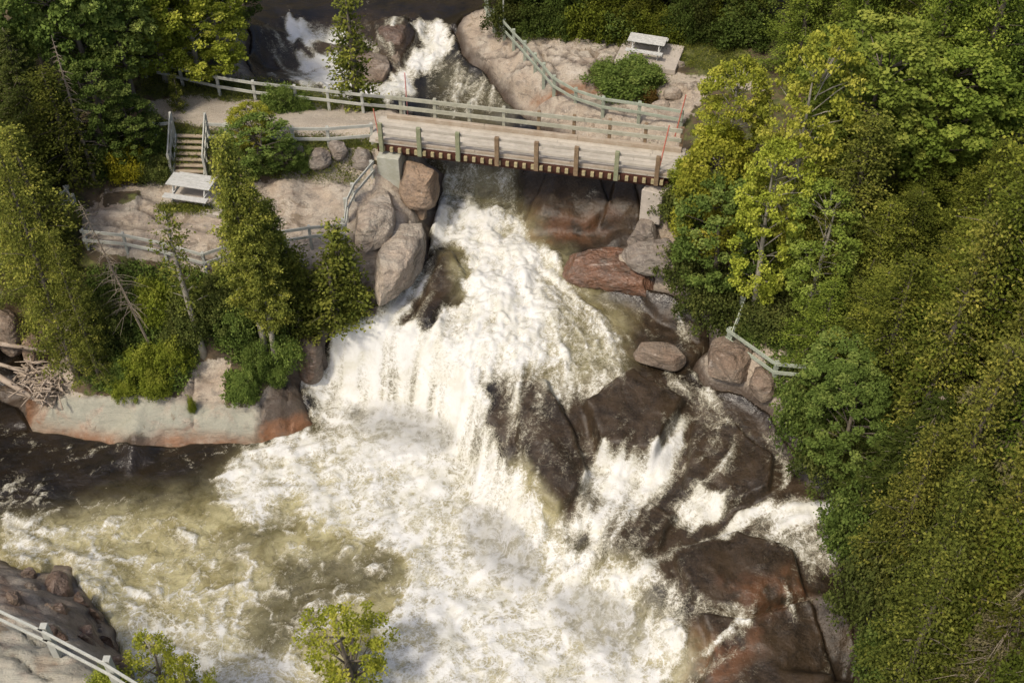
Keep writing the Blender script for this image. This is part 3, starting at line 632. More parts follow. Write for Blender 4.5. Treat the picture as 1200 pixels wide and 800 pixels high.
T2('orange', [(300, 498), (362, 480), (364, 500), (300, 516)], .9, 4)
rr = sst(.3, .7, B['rock'])
rn2 = fbm(X2, Y2, 2.2, 5, 8); cell = ridge(X2+.4*fbm(X2, Y2, 1.5, 2, 3), Y2*.8, 3.0, 2, 21)
crack = sst(.93, .99, cell)
CR = np.zeros_like(S2)
for ln in ([(305, 466), (303, 516)], [(334, 448), (338, 505)], [(228, 440), (222, 466), (226, 500)], [(0, 765), (20, 770), (42, 790), (62, 800)], [(18, 735), (45, 755), (70, 745), (85, 768)], [(480, 250), (468, 275), (450, 300)], [(100, 700), (118, 740)], [(640, 60), (700, 75)], [(600, 80), (660, 72), (740, 85)], [(120, 262), (250, 270), (330, 262)], [(160, 240), (210, 262)], [(560, 60), (600, 66), (618, 52)]):
    for a_, b_ in zip(ln[:-1], ln[1:]):
        dx, dy = b_[0]-a_[0], b_[1]-a_[1]; l_ = math.hypot(dx, dy); nx_, ny_ = -dy/l_*1.2, dx/l_*1.2
        paint(CR, U2+2.5*fbm(X2, Y2, .5, 2, 5), V2, [(a_[0]+nx_, a_[1]+ny_), (b_[0]+nx_, b_[1]+ny_), (b_[0]-nx_, b_[1]-ny_), (a_[0]-nx_, a_[1]-ny_)], 1, 1.6, 'max')
B['wetstain_shade'] = np.maximum(B['wetstain_shade'], CR)
relief = -.25*CR+rr*(.16*rn2+.13*fbm(X2, Y2, .7, 5, 40, .6)+.55*(np.floor(fbm(X2*.45+Y2*.1, Y2*1.5, 2.0, 3, 63)*7)/7)+.10*fbm(X2*.5, Y2*2, .8, 3, 163))+(1-rr)*.12*fbm(X2, Y2, 1.5, 4, 5)
flat = sst(.3, .7, B['gravel']); relief *= (1-.85*flat)
ramp = np.clip((X2-14)/20, 0, 1)
T_ = S2+relief*(1-.5*wet2)-wet2*.38
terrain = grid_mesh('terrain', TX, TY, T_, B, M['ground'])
tag(terrain, kind='structure')
def gt(px, py): return hit(px, py)

# ------------------------------------------------------------------ rocks
def rock(label, outline, ztop, h, mat, name='boulder', cat='boulder', dome=.25, seed=0, group=None, amp=.12, cuts=11):
    w = [Vector(P(a, b, ztop)) for a, b in outline]
    c = sum(w, Vector())/len(w); n = len(w)
    import bmesh
    bm = bmesh.new()
    rings = []
    for s, dz in ((1.02, -h), (1.06, -h*.55), (1.0, -h*.12), (.86, 0.0), (.45, dome*.6)):
        rings.append([bm.verts.new((c.x+(v.x-c.x)*s-c.x, c.y+(v.y-c.y)*s-c.y, dz+.0)) for v in w])
    for a, b in zip(rings[:-1], rings[1:]):
        for i in range(n): bm.faces.new((a[i], a[(i+1) % n], b[(i+1) % n], b[i]))
    top = bm.verts.new((0, 0, dome*.8))
    for i in range(n): bm.faces.new((rings[-1][i], rings[-1][(i+1) % n], top))
    bm.faces.new(rings[0][::-1])
    bmesh.ops.recalc_face_normals(bm, faces=bm.faces)
    me = bpy.data.meshes.new(name); bm.to_mesh(me); bm.free()
    o = bpy.data.objects.new(name, me); COL.objects.link(o)
    m = o.modifiers.new('s', 'SUBSURF'); m.levels = 4; m.render_levels = 4
    dg = bpy.context.evaluated_depsgraph_get(); dg.update()
    me2 = bpy.data.meshes.new_from_object(o.evaluated_get(dg)); o.modifiers.clear(); o.data = me2
    co = np.empty(len(me2.vertices)*3, np.float32); me2.vertices.foreach_get('co', co); co = co.reshape(-1, 3)
    nr = np.empty(len(me2.vertices)*3, np.float32); me2.vertices.foreach_get('normal', nr); nr = nr.reshape(-1, 3)
    sd = seed*13.7+c.x
    a1 = fbm(co[:, 0]+co[:, 2]*.7, co[:, 1]-co[:, 2]*.9, 1.3, 4, sd); a2 = np.floor(fbm(co[:, 0]-co[:, 2], co[:, 1]+co[:, 2]*.8, 1.1, 2, sd+5)*4)/4
    a3 = ridge(co[:, 0]*.9+co[:, 2]*.4, co[:, 1]+co[:, 2], 1.6, 2, sd+9)
    rsx = np.random.RandomState(seed*7+1)
    for _ in range(cuts):
        q = rsx.randn(3); q[2] = abs(q[2])*.9; q /= np.linalg.norm(q)
        pr = co @ q; lim = np.percentile(pr, 86+rsx.rand()*9)
        co -= (q[None, :]*np.maximum(0, pr-lim)[:, None]*.88).astype(np.float32)
    d = amp*(a1*1.5+a2*.5)
    co += nr*d[:, None]; me2.vertices.foreach_set('co', co.ravel()); me2.polygons.foreach_set('use_smooth', np.ones(len(me2.polygons), bool))
    me2.materials.clear(); me2.materials.append(mat); me2.update(); me2.name = name
    o.location = (c.x, c.y, ztop)
    return tag(o, label, cat, group)
rock('tan boulder wedged under the bridge beside the pale concrete abutment', [(462, 188), (490, 183), (517, 190), (514, 205), (497, 218), (470, 214)], .25, 1.6, M['tan_rock'], seed=1, dome=.05)
rock('small brown boulder at the foot of the tan boulder under the bridge', [(477, 232), (487, 226), (498, 230), (500, 238), (488, 241)], -.9, 1.0, M['tan_rock'], seed=2)
rock('pale rounded boulder below the bridge abutment with leaf litter on top', [(418, 230), (432, 218), (448, 216), (468, 226), (462, 250), (446, 272), (430, 284), (412, 272), (408, 250)], -.15, 1.0, M['granite'], seed=3, dome=.15)
rock('long pink boulder sloping into the rapids beside the left bank', [(450, 262), (468, 243), (486, 240), (498, 252), (498, 275), (484, 300), (462, 322), (438, 330), (432, 318), (440, 290)], -.95, 1.7, M['granite'], seed=4, dome=.2)
rock('wide flat rust brown slab lying in the rapids below the bridge', [(644, 292), (668, 278), (720, 276), (748, 290), (770, 312), (790, 330), (770, 334), (730, 326), (690, 320), (655, 312)], -2.15, 1.0, M['rust_rock'], name='rock_slab', cat='rock', seed=5, dome=.05, amp=.16, cuts=8)
rock('grey angular boulder resting on the rust brown slab', [(726, 285), (734, 276), (770, 276), (800, 280), (812, 296), (806, 308), (770, 310), (742, 304)], -1.05, .9, M['grey_rock'], seed=6, dome=.12)
rock('grey split boulder under the right concrete abutment', [(738, 258), (750, 252), (774, 254), (778, 268), (760, 274), (734, 272)], -.75, 1.1, M['grey_rock'], seed=7, dome=.1)
rock('reddish block stranded between the rapids and the railing boulder', [(738, 402), (748, 396), (804, 400), (806, 420), (795, 424), (744, 412)], -2.75, .75, M['russet_rock'], seed=8, dome=.03, amp=.06)
rock('large russet boulder carrying the green railing on the right bank', [(833, 392), (850, 386), (866, 396), (888, 404), (893, 424), (872, 436), (838, 424), (828, 408)], -2.2, 1.1, M['russet_rock'], seed=9, dome=.12)
rock('smaller dark purple boulder below the right end of the green railing', [(882, 420), (902, 424), (912, 440), (908, 456), (888, 454), (878, 438)], -2.5, .9, M['russet_rock'], seed=10, dome=.1)
rock('rounded brown rock splitting the upstream rapids near the top', [(437, 36), (446, 24), (474, 18), (490, 30), (480, 44), (462, 52), (442, 48)], -.15, .8, M['brown_rock'], seed=11, dome=.15)
rock('flat pinkish rock between the lone cedar and the upstream chute', [(398, 60), (428, 50), (458, 64), (468, 84), (440, 92), (408, 82)], -.7, .5, M['russet_rock'], seed=21, dome=.1)
rock('pinkish rock tail below the round upstream rock', [(455, 58), (466, 50), (472, 64), (468, 74), (458, 70)], -.6, .5, M['russet_rock'], seed=12)
rock('dark peaked rock at the near water edge bottom left', [(46, 682), (60, 664), (78, 660), (84, 680), (82, 700), (62, 706), (48, 698)], -4.9, 1.2, M['brown_rock'], seed=14, dome=.35)
rock('orange brown rock between the peaked rock and the near railing', [(44, 702), (56, 700), (68, 708), (66, 722), (50, 722)], -4.0, 1.0, M['tan_rock'], seed=15, dome=.2)
rock('yellowish rock left of the dark peaked rock', [(20, 684), (34, 674), (48, 680), (46, 694), (28, 700)], -4.5, 1.2, M['russet_rock'], seed=16, dome=.2)
rock('low dark rock awash below the near railing', [(80, 730), (100, 722), (116, 738), (120, 760), (98, 758)], -4.4, 1.6, M['brown_rock'], seed=17, dome=.2)
rock('pointed tan rock in the shaded gully at the left edge', [(16, 404), (34, 386), (44, 388), (46, 400), (30, 410)], -4.6, 1.0, M['tan_rock'], seed=18, dome=.3)
rock('big brown rock at the left edge above the gully', [(-14, 372), (0, 350), (18, 352), (24, 372), (10, 386), (-10, 388)], -3.6, 1.8, M['russet_rock'], seed=19, dome=.3)
rock('dark upright rock beside the left end of the main fall', [(341, 402), (350, 388), (364, 383), (376, 392), (374, 408), (352, 414)], -3.5, 2.2, M['brown_rock'], seed=20, dome=.1)
for i, (x, y, s_, lb) in enumerate([(30, 672, 10, 'flat brown rock touching the foam at the far left of the near bank'), (72, 712, 9, 'brown rock right of the orange rock near the railing'), (92, 702, 9, 'angular brown rock at the foam edge of the near bank'), (60, 738, 10, 'rock just below the orange one beside the near railing'), (108, 716, 9, 'dark wet rock at the water line of the near bank'), (96, 745, 10, 'hollowed brown rock above the low dark rock'), (125, 748, 9, 'dark rock at the water right of the hollowed one'), (136, 775, 9, 'last brown rock before the lime treetop'), (14, 700, 10, 'tan rock against the near railing at the left edge')]):
    g = hit(x, y); a = [(x+s_*1.2*math.cos(t)*(.75+.5*random.random()), y-3+s_*.7*math.sin(t)*(.75+.5*random.random())) for t in np.linspace(0, 6.28, 8)[:-1]]
    rock(lb, a, g[2]+.35, 1.0, M['russet_rock'] if i == 8 else M['brown_rock'], seed=130+i, dome=.15, amp=.16)
for i, (x, y, s, lb) in enumerate([(395, 172, 14, 'rounded grey boulder in the bank between the path and the bridge railing'), (372, 182, 16, 'flat layered grey boulder below the path near the dark bush'), (425, 184, 13, 'pale cracked boulder beside the top of the sloping railing'), (350, 176, 9, 'small grey stone right of the green bush under the path')]):
    g = hit(x, y); a = [(x+s*1.1*math.cos(t)*(.8+.3*random.random()), y-4+s*.45*math.sin(t)) for t in np.linspace(0, 6.28, 8)[:-1]]
    rock(lb, a, g[2]+.35, .7, M['grey_rock'], seed=30+i, dome=.12)
for i, (x, y, s, lb) in enumerate([(640, 52, 8, 'white edged slab nearest the sign on the upper rock shelf'), (700, 52, 12, 'white weathered slab left of the far picnic table'), (715, 62, 12, 'lower weathered slab left of the far picnic table'), (795, 73, 8, 'small flat slab right of the far picnic table pad'), (790, 105, 13, 'pale broken slab right of the round shrub'), (812, 98, 11, 'white broken slab by the yellow green saplings'), (775, 120, 12, 'cracked slab behind the far end of the bridge')]):
    g = hit(x, y); a = [(x+s*1.2*math.cos(t)*(.7+.5*random.random()), y+s*.3*math.sin(t)) for t in np.linspace(0, 6.28, 8)[:-1]]
    rock(lb, a, g[2]+.16, .4, M['granite'], name='rock_slab', cat='rock', seed=50+i, dome=.04, amp=.07)

# ------------------------------------------------------------------ bridge
Z0 = 1.25
nl = Vector(P(447, 167, Z0)); nr_ = Vector(P(776, 207, Z0)); fl = Vector(P(478, 139.5, Z0))
ax = (nr_-nl); BL = ax.length; ang = math.atan2(ax.y, ax.x)
BW = abs((fl-nl).dot(Vector((-math.sin(ang), math.cos(ang), 0))))
br = empty('footbridge', (nl.x, nl.y, Z0), ang, 'weathered wooden footbridge with rails spanning the rapids', 'footbridge')
d = MB(); nb = 9; bw = BW/nb
for i in range(nb):
    x = -.6+random.random()*.1
    while x < BL+.6:
        l = min(3.2+random.random()*1.2, BL+.7-x)
        if l > .1: d.box((x+l/2, (i+.5)*bw, -.03+random.random()*.006), (l-.012, bw-.018, .06))
        x += l
d.build('deck', M['deck'], br)
for y, lab in ((.09, 'kerb_beam'), (BW-.07, 'kerb_beam')):
    k = MB()
    for a, b in ((-.25, BL*.34), (BL*.34+.01, BL*.68), (BL*.68+.01, BL+.55)): k.box(((a+b)/2, y, .1 if y > 1 else .07), (b-a, .16, .2 if y > 1 else .12))
    k.build('kerb_beam', M['kerb'], br, .01)
k = MB(); k.box((BL/2, -.02, -.2), (BL+.1, .1, .25)); k.build('rim_board', M['darkbeam'], br)
for y in (.28, BW-.28):
    k = MB(); k.box((BL/2, y, -.47), (BL+.5, .22, .3)); k.build('girder', M['darkbeam'], br, .01)
nj = 34
for i in range(nj):
    x = .1+i*(BL-.1)/(nj-1)
    k = MB(); k.box((x, BW/2-.04, -.195), (.13, BW+.26, .2)); k.build('joist', M['joist'], br, .006)
greens = {0, 1, 2, 6}
for i in range(8):
    x = .05+i*(BL-.25)/7
    k = MB(); k.box((x, -.17, .36), (.17, .14, 1.32)); k.build('post', M['postgreen'] if i in greens else M['postbrown'], br, .008)
for i in range(9):
    x = .3+i*(BL+.2)/8
    k = MB(); k.box((x, BW+.1, .42), (.13, .13, 1.25)); k.build('post', M['rail'] if i < 4 else M['postbrown'], br, .008)
for z in (.93, .5):
    for a, b in ((-.3, BL*.36), (BL*.36+.01, BL*.7), (BL*.7+.01, BL+.5)):
        k = MB(); k.box(((a+b)/2, BW+.0, z), (b-a, .06, .17)); k.build('rail', M['rail'], br, .006)
for z in (.84, .44):
    for a, b in ((.0, BL*.43), (BL*.43+.01, BL-.1)):
        k = MB(); k.box(((a+b)/2, -.06, z), (b-a, .05, .13)); k.build('rail', M['deck'], br, .006)
# abutments
def block(name, label, outline, ztop, h, mat):
    w = [Vector(P(a, b, ztop)) for a, b in outline]; n = len(w)
    k = MB(); vs = [(v.x, v.y, ztop) for v in w]+[(v.x, v.y, ztop-h) for v in w]
    k.add(vs, [tuple(range(n))[::-1], tuple(range(n, 2*n))]+[(i, (i+1) % n, n+(i+1) % n, n+i) for i in range(n)])
    o = k.build(name, mat, None, .02)
    import bmesh
    bm = bmesh.new(); bm.from_mesh(o.data); bmesh.ops.recalc_face_normals(bm, faces=bm.faces); bm.to_mesh(o.data); bm.free()
    return tag(o, label, 'abutment')
block('concrete_abutment', 'stained pale concrete abutment under the left end of the footbridge', [(441, 184), (467, 187), (474, 172), (450, 168)], .8, 1.5, M['concrete'])
block('concrete_abutment', 'narrow concrete block under the right end of the footbridge', [(752, 222), (776, 228), (792, 214), (768, 206)], .62, 1.5, M['slab'])

# ------------------------------------------------------------------ railings
def fence(name, label, posts, h, mat, rails=(1.0, .55), pw=.12, rw=.045, rh=.13, zoff=None, lastrail=True, skip=()):
    """posts: base positions; each post and each rail length is a part"""
    g = [Vector(hit(*p[:2])) if len(p) == 2 else Vector(p) for p in posts]
    o = g[0].copy(); rt = empty(name, o, 0, label, 'railing')
    for i, q in enumerate(g):
        if i in skip: continue
        k = MB(); k.box(q-o+Vector((0, 0, h/2-.15)), (pw, pw, h+.3)); k.build('post', mat, rt, .008)
    for i in range(len(g)-1):
        for r in rails:
            a = g[i]-o+Vector((0, 0, h*r-.07)); b = g[i+1]-o+Vector((0, 0, h*r-.07))
            dd = (b-a).normalized(); sd = dd.cross(Vector((0, 0, 1))).normalized()*(pw/2+rw/2+.002)
            if sd.y > 0: sd = -sd
            k = MB(); k.beam(a+sd-dd*.08, b+sd+dd*.08, rw, rh); k.build('rail', mat, rt, .005)
    return rt
fence('path_railing', 'long pale railing along the far side of the gravel path', [(172, 92), (215, 102), (258, 112), (300, 119), (348, 124), (386, 128), (426, 133), (474, 137)], 1.0, M['palepaint'], (1.0, .55))
fence('path_railing', 'pale railing between the stair top and the bridge along the near path edge', [(268, 168), (305, 171), (345, 172), (386, 172), (437, 168)], .95, M['palepaint'], (1.0, .5))
fence('sloping_railing', 'pale green railing stepping down beside the boulder below the bridge', [(437, 214), (415, 240), (407, 258), (404, 282)], 1.05, M['palepaint'], (1.0, .6))
fence('low_railing', 'low railing crossing the pink rock shelf behind the tall cedars', [(404, 284), (365, 287), (330, 292), (296, 300), (242, 318), (196, 306), (150, 296), (104, 292)], .95, M['palepaint'], (1.0, .55), .1)
fence('low_railing', 'corner of pale railing poking out of the cedars on the left', [(78, 248), (84, 240), (92, 250)], .9, M['palepaint'], (1.0, .55), .1)
fence('shelf_railing', 'pale green railing descending the upper rock shelf toward the bridge', [(571, 22), (579, 34), (591, 45), (602, 58), (615, 72), (627, 86), (637, 98), (649, 112), (674, 127), (706, 137), (748, 143), (797, 152)], .98, M['greenpaint'], (1.0, .6), .14)
fence('boulder_railing', 'green two-rail railing on the russet boulder of the right bank', [(866, 372), (852, 407), (906, 446), (962, 452)], 1.0, M['greenpaint'], (1.0, .58), .15, .05, .15)
fence('bank_railing', 'pale rail crossing behind the yellow tree on the right bank', [(800, 300), (840, 304), (872, 302)], .8, M['greenpaint'], (1.0,), .1, .04, .07)
zr_ = -2.35
fence('near_railing', 'near railing of two long pale rails crossing the bottom left corner', [tuple(P(-150, 664, zr_)), tuple(P(68, 768, zr_)), tuple(P(140, 806, zr_)), tuple(P(230, 862, zr_-.2))], 1.6, M['palepaint'], (1.0, .66), .2, .07, .09)
# stairs
st = Vector(hit(222, 206)); top = Vector(hit(226, 163))
rise = top.z-st.z
sd_ = Vector((top.x-st.x, top.y-st.y, 0)); run = sd_.length; az = math.atan2(sd_.y, sd_.x)-math.pi/2
sr = empty('staircase', st, az, 'short wooden staircase with pale rails leading up to the gravel path', 'staircase')
ns = 7; run = min(run, 2.0); rise = 1.12
for i in range(ns):
    k = MB(); k.box((0, .1+i*run/ns, (i+.75)*rise/ns), (1.15, run/ns*.85, .06)); k.build('tread', M['tread'], sr, .005)
for sx in (-.62, .62):
    k = MB(); k.beam((sx, 0, .02), (sx, run, rise-.05), .05, .24); k.build('stringer', M['palepaint'], sr, .004)
    for y, z in ((.02, 0), (run, rise)):
        k = MB(); k.box((sx*1.12, y, z+.45), (.1, .1, 1.1)); k.build('post', M['palepaint'], sr, .005)
    k = MB(); k.beam((sx*1.12, 0, .95), (sx*1.12, run, rise+.95), .05, .12); k.build('handrail', M['palepaint'], sr, .005)
    k = MB(); k.beam((sx*1.12, 0, .5), (sx*1.12, run, rise+.5), .05, .1); k.build('handrail', M['palepaint'], sr, .005)
    for t in (.33, .66):
        k = MB(); k.box((sx*1.12, run*t, rise*t+.5), (.05, .05, .95)); k.build('baluster', M['palepaint'], sr)
fence('stair_side_railing', 'grey side railing left of the staircase top', [(184, 168), (205, 166)], .95, M['palepaint'], (1.0,))
fence('stair_side_railing', 'white side railing right of the staircase top', [(245, 166), (270, 167)], .95, M['palepaint'], (1.0, .4))

# ------------------------------------------------------------------ picnic tables
def picnic(label, px, py, rz, zadd, sc=1.0):
    g = Vector(hit(px, py)); g.z += zadd
    t = empty('picnic_table', g, rz, label, 'picnic table'); t.scale = (sc, sc, sc)
    k = MB()
    for i in range(5): k.box((0, -.34+i*.17, .76), (1.9, .155, .045))
    k.build('tabletop', M['white'], t, .004)
    for s in (-1, 1):
        k = MB()
        for j in range(2): k.box((0, s*(.66+j*.15), .45), (1.9, .14, .045))
        k.build('bench', M['white'], t, .004)
    for x in (-.68, .68):
        for s in (-1, 1):
            k = MB(); k.beam((x, s*.62, 0), (x, s*.2, .73), .05, .12, (0, 1, 0)); k.build('leg', M['white'], t, .004)
        k = MB(); k.box((x+.055, 0, .40), (.045, 1.6, .11)); k.build('crossbar', M['white'], t, .004)
    return g
g1 = picnic('white picnic table on a pale pad below the wooden staircase', 229, 234, R(-13), .14, .95)
g2 = picnic('white picnic table on the upper rock shelf at the forest edge', 757, 67, R(-17), .22, .86)
k = MB(); k.box((.15, .1, 0), (2.5, 2.0, .16)); o = k.build('table_pad', M['slab'], None, .02); o.location = (g1.x, g1.y, g1.z-.083); o.rotation_euler = (0, 0, R(-13)); tag(o, 'pale square pad under the picnic table by the staircase', 'pad')
k = MB(); k.box((.15, 0, 0), (2.7, 2.1, .26)); o = k.build('table_pad', M['slab'], None, .02); o.location = (g2.x, g2.y, g2.z-.133); o.rotation_euler = (0, 0, R(-17)); tag(o, 'raised pale pad under the picnic table on the upper shelf', 'pad')
# sign
g = Vector(hit(590, 42)); s_ = empty('sign', g, 0, 'small white sign on a thin pale pole at the top of the shelf', 'sign')
k = MB(); k.box((0, 0, .95), (.06, .06, 2.0)); k.build('pole', M['palepaint'], s_)
k = MB(); k.box((0, -.05, 2.1), (.22, .03, .55)); k.build('board', M['white'], s_, .01)
# markers
def marker(px, y0, y1, z, lean, mat, label):
    a = Vector(P(px, y1, z)); d1 = 30*cP; h = (y1-y0)/29.0/.82
    k = MB(); k.tube([(0, 0, 0), (lean, 0, h)], [.028, .024], 6); o = k.build('marker_stake', mat); o.location = a
    tag(o, label, 'stake')
marker(478, 88, 138, 1.0, 0, M['pink'], 'pink stake at the far left corner of the bridge')
marker(444, 129, 160, 1.1, -.12, M['red'], 'leaning orange-red stake at the near left corner of the bridge')
marker(791, 114, 160, 1.1, .25, M['red'], 'leaning red stake at the far right corner of the bridge')
marker(772, 151, 200, 1.2, .22, M['red'], 'leaning red stake at the near right corner of the bridge')

# ------------------------------------------------------------------ foliage
def leaves(name, C, size, tint, mat, parent, asp=.55, flat=0.0, seed=0, dirs=None):
    rs = np.random.RandomState(seed); n = len(C)
    if dirs is not None: dirs = dirs+.5*rs.randn(n, 3)
    if dirs is None:
        a = rs.randn(n, 3); a /= np.linalg.norm(a, axis=1)[:, None]
    else:
        a = dirs+.45*rs.randn(n, 3); a /= np.linalg.norm(a, axis=1)[:, None]
    nrm = rs.randn(n, 3); nrm[:, 2] = np.abs(nrm[:, 2])+flat*2.5
    b = np.cross(nrm, a); b /= (np.linalg.norm(b, axis=1)[:, None]+1e-9)
    s = (size*(.65+.7*rs.rand(n)))[:, None] if np.ndim(size) == 0 else size[:, None]
    nn = np.cross(a, b)*s*.18
    v = np.stack([C-a*s*.5, C+b*s*asp*.5+nn, C+a*s*.5, C-b*s*asp*.5+nn], 1).reshape(-1, 3)
    q = np.arange(4*n).reshape(n, 4)
    return raw_mesh(name, v, q, {'tint': np.repeat(np.clip(tint, 0, 1), 4)}, mat, False, parent)
def parent_empty(name): 
    o = bpy.data.objects.new(name, None); COL.objects.link(o); o.empty_display_size = .1; return o
def limbs_to(k, H, targets, r0, base=.2):
    for t in targets:
        h = math.hypot(t[0], t[1]); z0 = max(base*H, min(t[2]-h*.6, H*.9))
        k.tube([(0, 0, z0), (t[0]*.5, t[1]*.5, (z0+t[2])/2+h*.05), tuple(t)], [r0*(1-z0/H)*.5+.015, r0*.2+.008, .006], 4)
def trunk_tube(k, H, r0, sway=.15, seed=0):
    rr_ = random.Random(seed); ps = []; rs_ = []
    for i in range(8):
        t = i/7; ps.append((sway*math.sin(t*3+seed)*t, sway*math.cos(t*2.3+seed)*t, -.4+(H+.4)*t)); rs_.append(r0*(1-t)**.8+.012)
    rs_[0] = r0*1.3
    k.tube(ps, rs_, 8)
TREES = {}
def cedar(key, H, Rm, seed, mat, nb=190, base=.05, size=.12, power=.85, bark='bark', spray=.31, nl=36, bare=0, pname='cedar_tree', gap=.44):
    rs = np.random.RandomState(seed); root = parent_empty(pname)
    k = MB(); trunk_tube(k, H, .12+H*.008, .12, seed)
    C = []; Tn = []; Dr = []
    for i in range(nb):
        t = base+(1-base)*(i/nb)**.9; az = i*2.39996+rs.rand()*.9
        prof = ((1-t)**power)*(.6+.4*min(1, (t-base)/.18+.25))
        ln = Rm*prof*(.5+.75*rs.rand())*(1+.25*math.sin(az*2+seed+t*7)); ln = max(ln, .25)
        up_ = .2+.35*rs.rand(); z0 = t*H
        tip = np.array([ln*math.cos(az), ln*math.sin(az), z0+ln*up_-.12*ln*ln])
        if i % 2 == 0: k.tube([(0, 0, z0-.1), (tip[0]*.5, tip[1]*.5, z0+ln*up_*.4), tuple(tip)], [.03, .018, .006], 3)
        m = max(1, int(ln/gap+.5)); bt = rs.rand()**1.4
        dd = np.array([math.cos(az), math.sin(az), .05]); sd = np.array([-math.sin(az), math.cos(az), 0])
        for j in range(m):
            f = 1.02-.62*j/max(m, 2)*1.1
            c = np.array([tip[0]*f, tip[1]*f, z0+(tip[2]-z0)*f**1.2])+rs.randn(3)*.08
            ct = bt*.6+.4*rs.rand(); q = rs.randn(nl, 3)*np.array([.42, .34, .15])*spray*1.8
            lat = q[:, :1]*dd+q[:, 1:2]*sd+q[:, 2:]*np.array([0, 0, 1]); lat[:, 2] -= .25*np.abs(q[:, 0])
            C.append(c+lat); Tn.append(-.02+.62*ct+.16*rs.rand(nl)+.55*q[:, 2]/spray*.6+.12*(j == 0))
            Dr.append(dd+sd*(q[:, 1:2]*2.2))
    k.build('trunk', M[bark], root, 0, True)
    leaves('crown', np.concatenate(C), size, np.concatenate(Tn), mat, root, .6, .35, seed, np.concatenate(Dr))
    TREES[key] = (root, H, Rm)
def broad(key, H, Rm, seed, mat, nc=190, lpc=85, size=.15, base=.3, shape=1.0, bark='bark', cl=.5, pname='leafy_tree', vz=.55):
    rs = np.random.RandomState(seed); root = parent_empty(pname)
    k = MB(); trunk_tube(k, H*.92, (.1+H*.009)*min(1, H/8), .25, seed)
    cz = H*(base+(1-base)*.5); hz = H*(1-base)*.5
    C = []; Tn = []; tg = []
    lob = [(rs.rand()*6.28, rs.rand()*2-1, .75+.5*rs.rand()) for _ in range(6)]
    for i in range(nc):
        u = rs.rand()*1.9-.92; az = i*2.39996
        rad = math.sqrt(max(0, 1-u*u)); lf = .8
        for la, lu, ls in lob:
            lf += .28*ls*max(0, math.cos(az-la))*math.exp(-((u-lu)/.5)**2)
        f = (.5+.5*rs.rand()**.5)*lf
        c = np.array([Rm*rad*f*math.cos(az), Rm*rad*f*math.sin(az), cz+hz*u*(.75+.25*lf)*shape])
        tg.append(c); s = cl*(.6+.7*rs.rand())
        l = rs.randn(lpc, 3); l /= np.linalg.norm(l, axis=1)[:, None]; l *= s*(rs.rand(lpc, 1)**.5); l[:, 2] *= vz
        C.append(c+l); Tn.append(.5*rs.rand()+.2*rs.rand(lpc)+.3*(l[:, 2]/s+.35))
    limbs_to(k, H*.9, tg[::4], .1, base*.7)
    k.build('trunk', M[bark], root, 0, True)
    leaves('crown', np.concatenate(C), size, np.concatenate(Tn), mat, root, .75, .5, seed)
    TREES[key] = (root, H, Rm)
def spruce(key, H, Rm, seed, mat, bare=.25, pname='spruce_tree'):
    rs = np.random.RandomState(seed); root = parent_empty(pname)
    k = MB(); trunk_tube(k, H, .12+H*.007, .08, seed); C = []; Tn = []; Dr = []
    z = H*.07; lv = 0
    while z < H*.985:
        t = z/H; nbk = 8
        for b in range(nbk):
            az = b*6.283/nbk+lv*.7+rs.rand()*.5; ln = Rm*(1-t)**.85*(.7+.5*rs.rand())+.15
            dr = -.12-.1*rs.rand(); tip = np.array([ln*math.cos(az), ln*math.sin(az), z+dr*ln+.08*ln*ln*.5])
            k.tube([(0, 0, z), (tip[0]*.5, tip[1]*.5, z+dr*ln*.6), tuple(tip)], [.03, .015, .005], 3)
            if rs.rand() < bare: continue
            dd = np.array([math.cos(az), math.sin(az), dr]); sd = np.array([-math.sin(az), math.cos(az), 0])
            m = int(ln/.12)+2; bt = rs.rand()
            for j in range(m):
                f = .25+.8*j/m; w = .42*(1.15-f)*ln*.8+.12
                n = 9; s = rs.uniform(-1, 1, n)
                c = np.array([tip[0]*f, tip[1]*f, z+(tip[2]-z)*f])+sd*(s*w)[:, None]+dd*(rs.rand(n, 1)*.15-.25*np.abs(s)[:, None]*w)+rs.randn(n, 3)*.035
                c[:, 2] -= np.abs(s)*w*.25
                C.append(c); Tn.append(.3*bt+.25*rs.rand(n)+.35*f*rs.rand()); Dr.append(dd+sd*s[:, None])
        z += .33+.1*rs.rand(); lv += 1
    k.build('trunk', M['deadwood'], root, 0, True)
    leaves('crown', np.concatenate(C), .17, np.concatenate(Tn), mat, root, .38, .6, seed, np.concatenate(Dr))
    TREES[key] = (root, H, Rm)
cedar('cedarA', 10, 2.0, 1, M['lcedar'])
cedar('cedarB', 11, 2.2, 2, M['lcedar'], 210, power=.75)
cedar('cedarC', 9, 1.6, 3, M['lcedar'], 170, power=1.0)
cedar('cedarT', 10, 1.65, 4, M['lcedar'], 210, base=.24, power=.5, bark='palebark', size=.13, spray=.22, gap=.28)
cedar('cedarS', 4, 1.0, 5, M['lcedar'], 90, size=.13, nl=17, spray=.2, gap=.25)
cedar('youth', 6.5, 1.15, 6, M['lcedar'], 70, base=.33, bark='palebark', nl=14, size=.13, spray=.18, power=.55, pname='young_tree')
broad('green', 9, 2.5, 11, M['lbroad'], 190, 105, .15, cl=.42)
broad('green2', 8, 2.2, 12, M['lbroad'], 175, 105, .14, base=.12, cl=.38)
broad('poplar', 9, 2.2, 13, M['llime'], 210, 75, .14, .15, bark='palebark', cl=.42)
broad('yellow', 11, 2.1, 14, M['lyellow'], 190, 60, .15, .12, bark='palebark', cl=.42)
broad('maple', 7, 2.0, 15, M['llime'], 170, 70, .15, .1)
spruce('spruceA', 11, 2.6, 21, M['lspruce'], .12)
spruce('spruceB', 12, 2.9, 22, M['lolive'], .4)
